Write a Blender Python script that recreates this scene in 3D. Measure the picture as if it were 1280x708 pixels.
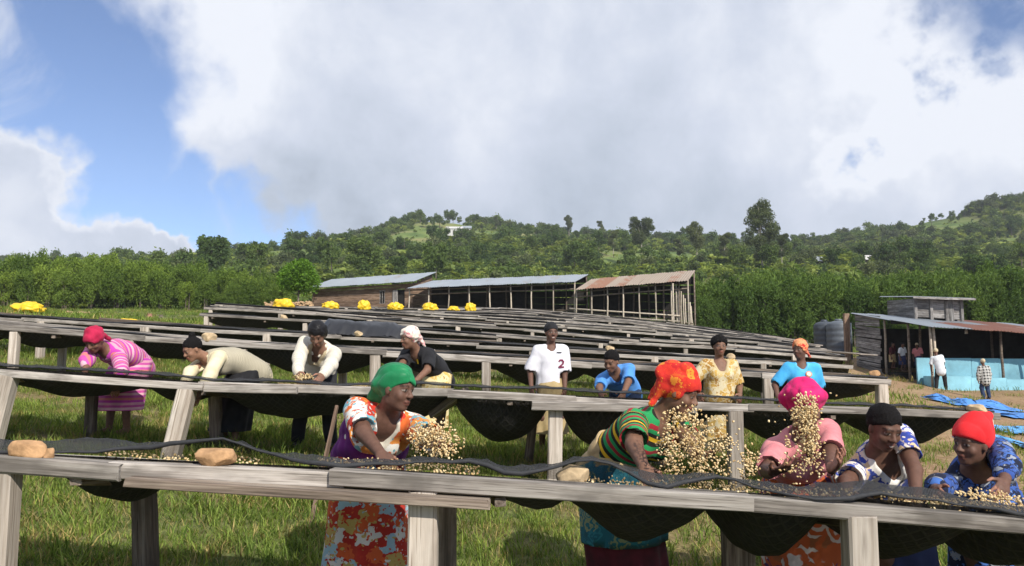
import bpy, math, random
import numpy as np
from mathutils import Vector, Matrix, Quaternion

for _o in list(bpy.data.objects):
    bpy.data.objects.remove(_o)
SC = bpy.context.scene
COL = SC.collection
RAD = math.radians

# ------------------------------------------------------------------ camera, sky, sun, exposure
FPX, CZ = 967.0, 1.6                      # focal length in photo pixels (1280 wide), eye height
PITCH = math.atan(96 / FPX)
cam_d = bpy.data.cameras.new('camera')
cam_d.sensor_width = 36.0
cam_d.lens = 36.0 * FPX / 1280
cam_d.clip_start, cam_d.clip_end = 0.05, 5000
cam = bpy.data.objects.new('camera', cam_d)
COL.objects.link(cam)
cam.location = (0, 0, CZ)
cam.rotation_euler = (RAD(90) + PITCH, 0, 0)
SC.camera = cam

TO_SUN = Vector((0.40, -0.70, 0.60)).normalized()
SUN_EL = math.asin(TO_SUN.z)
SUN_AZ = math.atan2(TO_SUN.x, TO_SUN.y)
sun_d = bpy.data.lights.new('sun', 'SUN')
sun_d.energy, sun_d.angle, sun_d.color = 5.0, RAD(0.6), (1.0, 0.94, 0.84)
sun = bpy.data.objects.new('sun', sun_d)
COL.objects.link(sun)
sun.rotation_euler = (-TO_SUN).to_track_quat('-Z', 'Y').to_euler()
sun.location = (20, -35, 30)

vs = SC.view_settings
SC.display_settings.display_device = 'sRGB'
vs.view_transform, vs.look, vs.exposure, vs.gamma = 'Standard', 'None', 0.14, 1.0
vs.use_curve_mapping = False
cy = SC.cycles
cy.max_bounces, cy.diffuse_bounces, cy.glossy_bounces = 6, 2, 2
cy.transmission_bounces, cy.transparent_max_bounces, cy.volume_bounces = 2, 12, 0
cy.caustics_reflective = cy.caustics_refractive = False
cy.use_adaptive_sampling = True
cy.adaptive_threshold = 0.02
cy.use_denoising = True


def pdir(px, py):
    """world direction of a photo pixel"""
    u, v = (px - 640) / FPX, (354 - py) / FPX
    c, s = math.cos(PITCH), math.sin(PITCH)
    return Vector((u, c - s * v, s + c * v))


def W(px, py, Y):
    """the point on the ray of photo pixel (px, py) at depth Y"""
    d = pdir(px, py)
    k = Y / d.y
    return Vector((d.x * k, Y, CZ + d.z * k))


def XAT(px, Y):
    return (px - 640) / FPX * Y


# node helper -------------------------------------------------------
class NT:
    def __init__(s, tree):
        s.t = tree
        tree.nodes.clear()

    def n(s, kind, **kw):
        nd = s.t.nodes.new(kind)
        for k, v in kw.items():
            if k == 'ins':
                for key, val in v.items():
                    sock = nd.inputs[key]
                    if isinstance(val, bpy.types.NodeSocket):
                        s.t.links.new(val, sock)
                    else:
                        sock.default_value = val
            else:
                setattr(nd, k, v)
        return nd

    def link(s, a, b):
        s.t.links.new(a, b)

    def math(s, op, a, b=None, c=None, clamp=False):
        nd = s.t.nodes.new('ShaderNodeMath')
        nd.operation = op
        nd.use_clamp = clamp
        for i, v in enumerate((a, b, c)):
            if v is None:
                continue
            if isinstance(v, bpy.types.NodeSocket):
                s.t.links.new(v, nd.inputs[i])
            else:
                nd.inputs[i].default_value = v
        return nd.outputs[0]

    def vmath(s, op, a, b=None):
        nd = s.t.nodes.new('ShaderNodeVectorMath')
        nd.operation = op
        for i, v in enumerate((a, b)):
            if v is None:
                continue
            if isinstance(v, bpy.types.NodeSocket):
                s.t.links.new(v, nd.inputs[i])
            else:
                nd.inputs[i].default_value = v
        return nd

    def ss(s, x, lo, hi):
        nd = s.t.nodes.new('ShaderNodeMapRange')
        nd.interpolation_type = 'SMOOTHSTEP'
        s.t.links.new(x, nd.inputs[0])
        nd.inputs[1].default_value, nd.inputs[2].default_value = lo, hi
        nd.inputs[3].default_value, nd.inputs[4].default_value = 0, 1
        return nd.outputs[0]

    def lin(s, x, lo, hi, a=0.0, b=1.0):
        nd = s.t.nodes.new('ShaderNodeMapRange')
        s.t.links.new(x, nd.inputs[0])
        for i, v in enumerate((lo, hi, a, b)):
            nd.inputs[1 + i].default_value = v
        return nd.outputs[0]

    def mix(s, fac, a, b, blend='MIX'):
        nd = s.t.nodes.new('ShaderNodeMix')
        nd.data_type = 'RGBA'
        nd.blend_type = blend
        for sock, v in ((nd.inputs[0], fac), (nd.inputs[6], a), (nd.inputs[7], b)):
            if isinstance(v, bpy.types.NodeSocket):
                s.t.links.new(v, sock)
            elif isinstance(v, (int, float)):
                sock.default_value = v
            else:
                sock.default_value = tuple(v) + ((1,) if len(v) == 3 else ())
        return nd.outputs[2]

    def noise(s, vec, scale, detail=3.0, rough=0.55, dist=0.0):
        nd = s.t.nodes.new('ShaderNodeTexNoise')
        if vec is not None:
            s.t.links.new(vec, nd.inputs['Vector'])
        nd.inputs['Scale'].default_value = scale
        nd.inputs['Detail'].default_value = detail
        nd.inputs['Roughness'].default_value = rough
        nd.inputs['Distortion'].default_value = dist
        return nd

    def ramp(s, fac, stops, interp='LINEAR'):
        nd = s.t.nodes.new('ShaderNodeValToRGB')
        cr = nd.color_ramp
        cr.interpolation = interp
        while len(cr.elements) > 1:
            cr.elements.remove(cr.elements[-1])
        for i, (p, c) in enumerate(stops):
            e = cr.elements[0] if i == 0 else cr.elements.new(p)
            e.position = p
            e.color = tuple(c) + ((1,) if len(c) == 3 else ())
        s.t.links.new(fac, nd.inputs[0])
        return nd.outputs[0]


# world: Nishita sky with broken cloud ------------------------------
world = bpy.data.worlds.new('World')
SC.world = world
world.use_nodes = True
w = NT(world.node_tree)
sky = w.n('ShaderNodeTexSky', sky_type='NISHITA', sun_disc=False, sun_elevation=SUN_EL,
          sun_rotation=SUN_AZ, altitude=1600, air_density=1.0, dust_density=0.6, ozone_density=1.5)
tc = w.n('ShaderNodeTexCoord')
D = w.vmath('NORMALIZE', tc.outputs['Generated']).outputs[0]
# domain warp gives billowing cloud edges
nz = w.noise(D, 2.6, 5, 0.55)
off = w.vmath('SUBTRACT', nz.outputs['Color'], (0.5, 0.5, 0.5)).outputs[0]
sc_ = w.vmath('SCALE', off)
sc_.inputs['Scale'].default_value = 0.34
nz2 = w.noise(D, 11.0, 5, 0.6)
off2 = w.vmath('SUBTRACT', nz2.outputs['Color'], (0.5, 0.5, 0.5)).outputs[0]
sc2 = w.vmath('SCALE', off2)
sc2.inputs['Scale'].default_value = 0.11
P = w.vmath('ADD', w.vmath('ADD', D, sc_.outputs[0]).outputs[0], sc2.outputs[0]).outputs[0]
# gaps between the clouds (blue), given as directions and angular radii
GAPS = [((50, 100), 0.13), ((130, 60), 0.135), ((180, 165), 0.085), ((255, 250), 0.07), ((345, 285), 0.085), ((200, 215), 0.05),
        ((-160, 60), 0.25), ((1240, 10), 0.09), ((1212, 90), 0.06), ((1180, 130), 0.045), ((1120, 205), 0.04), ((1330, -60), 0.15)]
gap = None
for (c, r) in GAPS:
    d = pdir(*c).normalized()
    dist = w.vmath('DISTANCE', P, tuple(d)).outputs['Value']
    v = w.math('SUBTRACT', 1.0, w.math('DIVIDE', dist, r))
    gap = v if gap is None else w.math('MAXIMUM', gap, v)
# the rest of the sky, out of the picture: loose gaps from noise
back = w.noise(D, 1.5, 4, 0.5)
fwd = w.vmath('DOT_PRODUCT', D, tuple(pdir(640, 150).normalized())).outputs['Value']
away = w.ss(w.math('SUBTRACT', 1.0, fwd), 0.28, 0.6)
gback = w.math('MULTIPLY', w.math('SUBTRACT', w.math('MULTIPLY', back.outputs['Fac'], 5.0), 2.3), away)
gap = w.math('MAXIMUM', gap, w.math('SUBTRACT', gback, w.math('MULTIPLY', w.math('SUBTRACT', 1.0, away), 9.0)))
for (c, r) in [((0, 312), 0.11), ((110, 325), 0.075), ((200, 334), 0.065), ((265, 340), 0.055), ((-160, 310), 0.2)]:      # low cumulus standing in the gap
    d = pdir(*c).normalized()
    dist = w.vmath('DISTANCE', P, tuple(d)).outputs['Value']
    gap = w.math('SUBTRACT', gap, w.math('MULTIPLY', w.math('MAXIMUM', w.math('SUBTRACT', 1.15, w.math('DIVIDE', dist, r)), 0.0), 2.2))
cover = w.math('SUBTRACT', 1.0, w.ss(gap, -0.10, 0.42))
# thin veils inside the gaps
wisp = w.noise(D, 5.0, 6, 0.62, 0.6)
cover = w.math('MAXIMUM', cover, w.math('MULTIPLY', w.ss(wisp.outputs['Fac'], 0.47, 0.75), 0.8))
# cloud tone: thick grey bases, bright tops and rims
t1 = w.noise(D, 2.1, 6, 0.55, 0.25)
t2 = w.noise(D, 7.5, 6, 0.6, 0.2)
tone = w.math('ADD', w.math('MULTIPLY', t1.outputs['Fac'], 0.62), w.math('MULTIPLY', t2.outputs['Fac'], 0.38))
rim = w.ss(gap, -0.80, -0.02)
tone = w.math('ADD', tone, w.math('MULTIPLY', rim, 0.14))
for (c, r, a) in [((390, 225), 0.17, -0.13), ((470, 290), 0.13, -0.10), ((700, 230), 0.2, -0.03), ((620, 40), 0.22, 0.06),
                  ((1180, 90), 0.12, 0.20), ((1255, 180), 0.16, 0.22), ((1000, 60), 0.2, 0.05), ((60, 300), 0.16, 0.10), ((300, 60), 0.14, 0.08), ((760, 30), 0.12, 0.05)]:
    d = pdir(*c).normalized()
    dist = w.vmath('DISTANCE', P, tuple(d)).outputs['Value']
    tone = w.math('ADD', tone, w.math('MULTIPLY', w.math('SUBTRACT', 1.0, w.ss(dist, 0.0, r)), a))
ccol = w.ramp(tone, [(0.26, (0.30, 0.35, 0.43)), (0.40, (0.47, 0.53, 0.63)), (0.53, (0.61, 0.66, 0.77)), (0.68, (0.82, 0.85, 0.92))])
bg_sky = w.n('ShaderNodeBackground', ins={'Color': w.mix(1.0, sky.outputs[0], (0.93, 0.985, 1.14), 'MULTIPLY'), 'Strength': 0.118})
bg_cl = w.n('ShaderNodeBackground', ins={'Color': ccol, 'Strength': 1.0})
mixs = w.n('ShaderNodeMixShader')
w.link(cover, mixs.inputs[0])
w.link(bg_sky.outputs[0], mixs.inputs[1])
w.link(bg_cl.outputs[0], mixs.inputs[2])
wo = w.n('ShaderNodeOutputWorld')
w.link(mixs.outputs[0], wo.inputs[0])


# ------------------------------------------------------------------ object helpers
def tag(o, label=None, cat=None, group=None, kind=None):
    if label:
        o['label'] = label
    if cat:
        o['category'] = cat
    if group:
        o['group'] = group
    if kind:
        o['kind'] = kind
    return o


def empty(name, loc=(0, 0, 0), rz=0.0):
    o = bpy.data.objects.new(name, None)
    COL.objects.link(o)
    o.location = loc
    o.rotation_euler = (0, 0, rz)
    o.empty_display_size = 0.2
    return o


def mesh_np(name, V, faces, mats=(), smooth=False, midx=None, attrs=None):
    """mesh from numpy arrays; faces (n,3) or (n,4) array, or a list of arrays"""
    me = bpy.data.meshes.new(name)
    V = np.asarray(V, dtype=np.float32)
    fl = [np.asarray(f, dtype=np.int32) for f in (faces if isinstance(faces, list) else [faces])]
    fl = [f for f in fl if len(f)]
    me.vertices.add(len(V))
    me.vertices.foreach_set('co', V.ravel())
    loops = np.concatenate([f.ravel() for f in fl])
    tot = np.concatenate([np.full(len(f), f.shape[1], np.int32) for f in fl])
    start = np.concatenate([[0], np.cumsum(tot)[:-1]]).astype(np.int32)
    me.loops.add(len(loops))
    me.polygons.add(len(tot))
    me.loops.foreach_set('vertex_index', loops)
    me.polygons.foreach_set('loop_start', start)
    me.polygons.foreach_set('loop_total', tot)
    if midx is not None:
        me.polygons.foreach_set('material_index', np.asarray(midx, np.int32))
    for m in mats:
        me.materials.append(m)
    me.update(calc_edges=True)
    me.polygons.foreach_set('use_smooth', np.full(len(tot), bool(smooth)))
    if attrs:
        for k, (typ, dom, arr) in attrs.items():
            a = me.attributes.new(k, typ, dom)
            arr = np.asarray(arr, np.float32)
            a.data.foreach_set('color' if typ == 'FLOAT_COLOR' else 'value', arr.ravel())
    return me


def obj(name, me, parent=None, loc=None, rot=None):
    o = bpy.data.objects.new(name, me)
    COL.objects.link(o)
    if parent is not None:
        o.parent = parent
    if loc is not None:
        o.location = loc
    if rot is not None:
        if isinstance(rot, Quaternion):
            o.rotation_mode = 'QUATERNION'
            o.rotation_quaternion = rot
        else:
            o.rotation_euler = rot
    return o


class MB:
    """collects simple solids into one mesh"""
    def __init__(s):
        s.v, s.f = [], []

    def add(s, V, Fs):
        b = len(s.v)
        s.v += [tuple(p) for p in V]
        s.f += [tuple(i + b for i in f) for f in Fs]

    def box(s, lo, hi):
        x0, y0, z0 = lo
        x1, y1, z1 = hi
        s.add([(x0, y0, z0), (x1, y0, z0), (x1, y1, z0), (x0, y1, z0), (x0, y0, z1), (x1, y0, z1), (x1, y1, z1), (x0, y1, z1)],
              [(0, 3, 2, 1), (4, 5, 6, 7), (0, 1, 5, 4), (1, 2, 6, 5), (2, 3, 7, 6), (3, 0, 4, 7)])

    def tube(s, pts, radii, n=8, cap=True):
        pts = [Vector(p) for p in pts]
        if not isinstance(radii, (list, tuple)):
            radii = [radii] * len(pts)
        V, Fs = [], []
        ref = None
        for i, p in enumerate(pts):
            t = (pts[min(i + 1, len(pts) - 1)] - pts[max(i - 1, 0)]).normalized()
            if ref is None:
                ref = t.orthogonal().normalized()
            ref = (ref - t * ref.dot(t)).normalized()
            b = t.cross(ref)
            for k in range(n):
                a = 2 * math.pi * k / n
                V.append(p + (ref * math.cos(a) + b * math.sin(a)) * radii[i])
        for i in range(len(pts) - 1):
            for k in range(n):
                k2 = (k + 1) % n
                Fs.append((i * n + k, i * n + k2, (i + 1) * n + k2, (i + 1) * n + k))
        if cap:
            Fs.append(tuple(range(n))[::-1])
            Fs.append(tuple((len(pts) - 1) * n + k for k in range(n)))
        s.add(V, Fs)

    def mesh(s, name, mat, smooth=False):
        me = bpy.data.meshes.new(name)
        me.from_pydata(s.v, [], s.f)
        if mat:
            me.materials.append(mat)
        me.polygons.foreach_set('use_smooth', [smooth] * len(me.polygons))
        me.update()
        return me


def plank_mesh(name, L, wd, th, mat, seed=0, seg=None, warp=0.006, taper=0.0):
    """a sawn board along +x from 0 to L: chamfered, a little bowed and uneven"""
    r = random.Random(seed)
    seg = seg or max(2, min(10, int(L / 0.5)))
    c = min(wd, th) * 0.10
    hw, ht = wd / 2, th / 2
    prof = [(-hw + c, -ht), (hw - c, -ht), (hw, -ht + c), (hw, ht - c), (hw - c, ht), (-hw + c, ht), (-hw, ht - c), (-hw, -ht + c)]
    V, Fs = [], []
    bow1, bow2, ph = r.uniform(-warp, warp) * L, r.uniform(-warp, warp) * L * 0.5, r.uniform(0, 6)
    for i in range(seg + 1):
        t = i / seg
        k = 1 - taper * t + r.uniform(-.02, .02)
        oy, oz = bow2 * math.sin(t * math.pi), bow1 * math.sin(t * math.pi) + 0.002 * math.sin(ph + 9 * t)
        for j, (a, b) in enumerate(prof):
            V.append((t * L + (r.uniform(-.008, .008) if i in (0, seg) else 0), oy + a * k + r.uniform(-.0015, .0015), oz + b * k + r.uniform(-.0015, .0015)))
    for i in range(seg):
        for j in range(8):
            j2 = (j + 1) % 8
            Fs.append((i * 8 + j, (i + 1) * 8 + j, (i + 1) * 8 + j2, i * 8 + j2))
    Fs.append(tuple(range(8)))
    Fs.append(tuple(seg * 8 + k for k in range(8))[::-1])
    me = bpy.data.meshes.new(name)
    me.from_pydata(V, [], Fs)
    me.materials.append(mat)
    me.update()
    return me


def frame_rot(xdir, up=Vector((0, 0, 1))):
    x = Vector(xdir).normalized()
    y = Vector(up).cross(x)
    if y.length < 1e-4:
        y = Vector((0, 1, 0))
    y.normalize()
    z = x.cross(y)
    m = Matrix((x, y, z)).transposed()
    return m.to_quaternion()


def plank(name, a, b, wd, th, mat, parent=None, seed=0, up=Vector((0, 0, 1)), base=Vector((0, 0, 0)), **kw):
    a, b = Vector(a), Vector(b)
    me = plank_mesh(name, (b - a).length, wd, th, mat, seed, **kw)
    return obj(name, me, parent, a - Vector(base), frame_rot(b - a, up))


# smooth value noise for numpy -----------------------------------------
def vnoise(x, y, seed=0):
    def h(i, j):
        n = (i.astype(np.int64) * 374761393 + j.astype(np.int64) * 668265263 + seed * 1442695041) & 0x7fffffff
        n = (n ^ (n >> 13)) * 1274126177 & 0x7fffffff
        return ((n ^ (n >> 16)) & 0xffff) / 65535.0
    x, y = np.asarray(x, float), np.asarray(y, float)
    xi, yi = np.floor(x), np.floor(y)
    fx, fy = x - xi, y - yi
    fx, fy = fx * fx * (3 - 2 * fx), fy * fy * (3 - 2 * fy)
    a, b, c, d = h(xi, yi), h(xi + 1, yi), h(xi, yi + 1), h(xi + 1, yi + 1)
    return (a * (1 - fx) + b * fx) * (1 - fy) + (c * (1 - fx) + d * fx) * fy


def fbm(x, y, seed=0, oct=3):
    s, a, t = 0, 1.0, 0
    for k in range(oct):
        s = s + a * vnoise(np.asarray(x) * 2 ** k, np.asarray(y) * 2 ** k, seed + k)
        t += a
        a *= 0.5
    return s / t


def sst(x, lo, hi):
    t = np.clip((np.asarray(x, float) - lo) / (hi - lo), 0, 1)
    return t * t * (3 - 2 * t)


# ------------------------------------------------------------------ materials
def new_mat(name):
    m = bpy.data.materials.new(name)
    m.use_nodes = True
    t = NT(m.node_tree)
    out = t.n('ShaderNodeOutputMaterial')
    return m, t, out


def bsdf(t, out, col, rough=0.8, spec=0.3, bump=None, bump_s=0.3, bump_d=0.01, metal=0.0, **ins):
    p = t.n('ShaderNodeBsdfPrincipled')
    if isinstance(col, bpy.types.NodeSocket):
        t.link(col, p.inputs['Base Color'])
    else:
        p.inputs['Base Color'].default_value = tuple(col) + (1,)
    if isinstance(rough, bpy.types.NodeSocket):
        t.link(rough, p.inputs['Roughness'])
    else:
        p.inputs['Roughness'].default_value = rough
    p.inputs['Specular IOR Level'].default_value = spec
    p.inputs['Metallic'].default_value = metal
    if bump is not None:
        b = t.n('ShaderNodeBump', ins={'Height': bump, 'Strength': bump_s, 'Distance': bump_d})
        t.link(b.outputs[0], p.inputs['Normal'])
    for k, v in ins.items():
        p.inputs[k].default_value = v
    t.link(p.outputs[0], out.inputs[0])
    return p


def wood_mat(name, dark, mid, light, stain=0.5, scale=1.0):
    """weathered sawn timber, grain along local x; every board its own shade"""
    m, t, out = new_mat(name)
    tcn = t.n('ShaderNodeTexCoord')
    oi = t.n('ShaderNodeObjectInfo')
    offs = t.vmath('SCALE', (37.0, 17.0, 9.0))
    t.link(oi.outputs['Random'], offs.inputs['Scale'])
    base = t.vmath('ADD', tcn.outputs['Object'], offs.outputs[0]).outputs[0]
    mp = t.vmath('MULTIPLY', base, (0.9 * scale, 24 * scale, 24 * scale)).outputs[0]
    g = t.noise(mp, 1.6, 6, 0.62, 0.25)
    mp2 = t.vmath('MULTIPLY', base, (2.2 * scale, 95 * scale, 95 * scale)).outputs[0]
    g2 = t.noise(mp2, 1.2, 3, 0.6)
    blot = t.noise(t.vmath('MULTIPLY', base, (1.6, 4, 4)).outputs[0], 1.3, 4, 0.6)
    kn = t.n('ShaderNodeTexVoronoi', feature='F1')
    t.link(t.vmath('MULTIPLY', base, (1.7, 7, 7)).outputs[0], kn.inputs['Vector'])
    kn.inputs['Scale'].default_value = 1.0
    knot = t.math('SUBTRACT', 1.0, t.ss(kn.outputs['Distance'], 0.06, 0.20))
    col = t.ramp(g.outputs['Fac'], [(0.32, dark), (0.46, mid), (0.64, light)])
    col = t.mix(t.ss(g2.outputs['Fac'], 0.55, 0.66), col, dark)
    col = t.mix(t.math('MULTIPLY', t.ss(blot.outputs['Fac'], 0.46, 0.66), stain), col, tuple(x * 0.45 for x in mid))
    col = t.mix(t.math('MULTIPLY', knot, 0.7), col, tuple(x * 0.35 for x in mid))
    shade = t.lin(oi.outputs['Random'], 0, 1, 0.62, 1.15)
    col = t.mix(1.0, col, t.n('ShaderNodeCombineColor', ins={0: shade, 1: shade, 2: shade}).outputs[0], 'MULTIPLY')
    hgt = t.math('ADD', g.outputs['Fac'], t.math('MULTIPLY', g2.outputs['Fac'], 0.6))
    bsdf(t, out, col, 0.88, 0.2, hgt, 0.55, 0.006)
    return m


def plain_mat(name, col, rough=0.8, spec=0.3, var=0.25, vs_=6.0, bump=0.2, metal=0.0):
    m, t, out = new_mat(name)
    tcn = t.n('ShaderNodeTexCoord')
    n1 = t.noise(tcn.outputs['Object'], vs_, 5, 0.6)
    f = t.lin(n1.outputs['Fac'], 0.25, 0.75, 1 - var, 1 + var)
    c = t.mix(1.0, col, t.n('ShaderNodeCombineColor', ins={0: f, 1: f, 2: f}).outputs[0], 'MULTIPLY')
    bsdf(t, out, c, rough, spec, n1.outputs['Fac'], bump, 0.01, metal)
    return m


M_WOOD = wood_mat('weathered_board', (0.13, 0.112, 0.096), (0.32, 0.285, 0.25), (0.48, 0.44, 0.395), 0.8)
M_WOOD_D = wood_mat('dark_board', (0.075, 0.058, 0.045), (0.18, 0.14, 0.11), (0.31, 0.26, 0.21), 0.5)
M_POST = wood_mat('pale_post', (0.26, 0.21, 0.165), (0.46, 0.395, 0.33), (0.62, 0.555, 0.48), 0.35, 0.7)
M_POLE = wood_mat('stripped_pole', (0.30, 0.24, 0.18), (0.50, 0.43, 0.34), (0.62, 0.55, 0.46), 0.3, 1.0)
M_CABIN = wood_mat('brown_board', (0.09, 0.055, 0.035), (0.22, 0.145, 0.10), (0.36, 0.26, 0.19), 0.5, 0.6)

# ------------------------------------------------------------------ ground
_py = np.array([-30, 0, 3.1, 4.5, 6.9, 8.6, 10.6, 14.3, 18, 21.8, 25.5, 29.3, 33, 36.8, 40.5, 44.3, 48, 60, 75, 90, 120])
_pz = np.array([-1.9, -1.6, -1.45, -1.35, -1.07, -0.95, -0.80, -0.5, -0.24, 0.057, 0.37, 0.715, 1.06, 1.4, 1.75, 2.13, 2.5, 3.3, 4.3, 5.2, 6.5]) + CZ
_ty = np.arange(-30, 121, 0.25)
_tz = np.interp(_ty, _py, _pz)
_k = np.ones(9) / 9
_tz = np.convolve(np.pad(_tz, 4, mode='edge'), _k, mode='valid')
_rpx = np.array([-900, -300, 0, 200, 330, 440, 520, 600, 700, 800, 900, 1000, 1100, 1200, 1280, 1500, 2200])
_rpy = np.array([338, 338, 336, 334, 326, 304, 281, 284, 292, 302, 308, 306, 292, 272, 254, 212, 180])
_rx = (_rpx - 640) / FPX * 420
_rz = CZ + (450 - _rpy) / FPX * 420


def ground_z(x, y):
    x, y = np.asarray(x, float), np.asarray(y, float)
    zc = np.interp(y, _ty, _tz)
    xr = np.clip(x, 0, 18.5)
    xl = np.clip(x, -45, 0)
    q = 0.003 * sst(y, 10, 40)
    tl = np.interp(y, [13, 25, 38, 63], [0.060, 0.076, 0.006, 0.018])
    lat = -0.060 * xr - q * xr ** 2 - tl * xl
    lat = lat * (1 - sst(y, 70, 110))
    xe = 2.6 + 0.30 * y
    dr = np.interp(y, [5, 9, 20, 30, 34, 40], [0.0, 0.35, 0.85, 0.45, 0.3, 0.0])
    lat = lat - dr * sst(x - xe, 0, 3.5)
    near = zc + lat
    t = np.clip((y - 85) / (420 - 85), 0, 1.6)
    rz = np.interp(x, _rx, _rz)
    far = 6.6 + (rz - 6.6) * np.where(t < 1, t ** 1.12, 1 - 0.5 * (t - 1))
    far = far + (fbm(x / 45.0, y / 45.0, 5) - 0.5) * 9 * sst(y, 110, 200)
    z = near * (1 - sst(y, 78, 118)) + far * sst(y, 78, 118)
    bumps = (fbm(x * 1.3, y * 1.3, 9) - 0.5) * 0.07 + (fbm(x * 0.35, y * 0.35, 3) - 0.5) * 0.12
    return z + bumps * (1 + 2 * sst(y, 30, 90))


def gz(x, y):
    return float(ground_z(np.array([x]), np.array([y]))[0])


def grow(a, b, s0, k):
    out, p, s = [a], a, s0
    while p < b:
        p += s
        s *= k
        out.append(p)
    return out


_xp = np.array(grow(12, 620, 0.25, 1.07))
xs = np.concatenate([-_xp[::-1], np.arange(-11.8, 11.9, 0.2), _xp])
ys = np.concatenate([np.arange(-25, 2, 1.5), np.arange(2, 15, 0.2), np.array(grow(15, 720, 0.25, 1.028))])
GX, GY = np.meshgrid(xs, ys)
GZ = ground_z(GX, GY)
V = np.stack([GX.ravel(), GY.ravel(), GZ.ravel()], 1)
nx_, ny_ = len(xs), len(ys)
idx = np.arange(nx_ * ny_).reshape(ny_, nx_)
Q = np.stack([idx[:-1, :-1].ravel(), idx[:-1, 1:].ravel(), idx[1:, 1:].ravel(), idx[1:, :-1].ravel()], 1)


def dirt_mask(x, y):
    xe = 1.5 + 0.26 * y
    n = fbm(x * 0.45, y * 0.45, 21, 4)
    d = sst(x - xe + (n - 0.5) * 3.6, 0.0, 1.6) * (1 - sst(y, 44, 52))
    d = d * (0.86 + 0.14 * sst(fbm(x * .8, y * .8, 33), 0.42, 0.58))
    near = sst(fbm(x * 0.9, y * 0.9, 41, 4), 0.57, 0.68) * 0.5 * (1 - sst(y, 18, 26))
    yard = sst(fbm(x * .2, y * .2, 12), 0.50, 0.62) * 0.45 * sst(y, 30, 40) * (1 - sst(y, 60, 75))
    return np.clip(np.maximum(np.maximum(d, near), yard), 0, 1)


def field_mask(x, y):
    return sst(fbm(x / 38.0, y / 60.0, 77, 4), 0.50, 0.60) * sst(y, 95, 130)


m, t, out = new_mat('ground')
at = t.n('ShaderNodeAttribute', attribute_name='dirt')
af = t.n('ShaderNodeAttribute', attribute_name='field')
tcn = t.n('ShaderNodeTexCoord')
n1 = t.noise(tcn.outputs['Object'], 0.9, 6, 0.6)
n2 = t.noise(tcn.outputs['Object'], 14.0, 5, 0.65)
n3 = t.noise(tcn.outputs['Object'], 0.06, 5, 0.6)
gcol = t.ramp(n2.outputs['Fac'], [(0.3, (0.048, 0.062, 0.020)), (0.5, (0.11, 0.135, 0.042)), (0.7, (0.21, 0.20, 0.085))])
gcol = t.mix(t.ss(n1.outputs['Fac'], 0.45, 0.7), gcol, (0.16, 0.145, 0.062))
dcol = t.ramp(n2.outputs['Fac'], [(0.3, (0.15, 0.085, 0.045)), (0.5, (0.29, 0.185, 0.105)), (0.72, (0.42, 0.30, 0.18))])
dcol = t.mix(t.ss(n1.outputs['Fac'], 0.5, 0.7), dcol, (0.34, 0.24, 0.135))
fcol = t.ramp(n3.outputs['Fac'], [(0.35, (0.075, 0.12, 0.030)), (0.5, (0.14, 0.19, 0.050)), (0.62, (0.21, 0.20, 0.080))])
col = t.mix(af.outputs['Fac'], gcol, fcol)
col = t.mix(at.outputs['Fac'], col, dcol)
hgt = t.math('ADD', n2.outputs['Fac'], t.math('MULTIPLY', n1.outputs['Fac'], 2.0))
bsdf(t, out, col, 0.95, 0.15, hgt, 0.6, 0.04)
M_GROUND = m
DIRT = dirt_mask(GX.ravel(), GY.ravel())
me = mesh_np('ground', V, Q, [M_GROUND], True,
             attrs={'dirt': ('FLOAT', 'POINT', DIRT), 'field': ('FLOAT', 'POINT', field_mask(GX.ravel(), GY.ravel()))})
tag(obj('ground', me), 'grassy hillside ground rising to a wooded ridge', None, kind='structure')

# ------------------------------------------------------------------ vegetation
def leaf_mat(name, c0, c1, trans=0.35, hue=0.5):
    m, t, out = new_mat(name)
    a = t.n('ShaderNodeAttribute', attribute_name='tint')
    oi = t.n('ShaderNodeObjectInfo')
    col = t.mix(a.outputs['Fac'], c0, c1)
    f = t.lin(oi.outputs['Random'], 0, 1, 0.72, 1.25)
    warm = t.mix(t.math('MULTIPLY', oi.outputs['Random'], hue), (1, 1, 1), (1.35, 1.05, 0.7))
    col = t.mix(1.0, col, warm, 'MULTIPLY')
    col = t.mix(1.0, col, t.n('ShaderNodeCombineColor', ins={0: f, 1: f, 2: f}).outputs[0], 'MULTIPLY')
    d = t.n('ShaderNodeBsdfDiffuse', ins={'Color': col})
    tr = t.n('ShaderNodeBsdfTranslucent', ins={'Color': t.mix(1.0, col, (1.15, 1.1, 0.6), 'MULTIPLY')})
    mx = t.n('ShaderNodeMixShader', ins={0: trans})
    t.link(d.outputs[0], mx.inputs[1])
    t.link(tr.outputs[0], mx.inputs[2])
    t.link(mx.outputs[0], out.inputs[0])
    return m


M_LEAF_HEDGE = leaf_mat('hedge_leaf', (0.065, 0.115, 0.028), (0.21, 0.32, 0.070))
M_LEAF_FINE = leaf_mat('feathery_leaf', (0.058, 0.105, 0.034), (0.14, 0.235, 0.062))
M_LEAF_ROUND = leaf_mat('bright_leaf', (0.05, 0.12, 0.02), (0.12, 0.25, 0.04))
M_LEAF_HILL = leaf_mat('hill_leaf', (0.054, 0.096, 0.038), (0.13, 0.205, 0.068), 0.35, 0.6)
M_LEAF_EUC = leaf_mat('grey_green_leaf', (0.060, 0.085, 0.045), (0.14, 0.18, 0.085), 0.3, 0.4)
M_LEAF_BUSH = leaf_mat('bush_leaf', (0.105, 0.170, 0.044), (0.26, 0.355, 0.095), 0.35, 0.7)
M_LEAF_BANANA = leaf_mat('banana_leaf', (0.13, 0.20, 0.05), (0.26, 0.34, 0.11), 0.4, 0.5)
M_BARK = plain_mat('bark', (0.17, 0.14, 0.11), 0.9, 0.2, 0.4, 3.0, 0.4)
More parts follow.
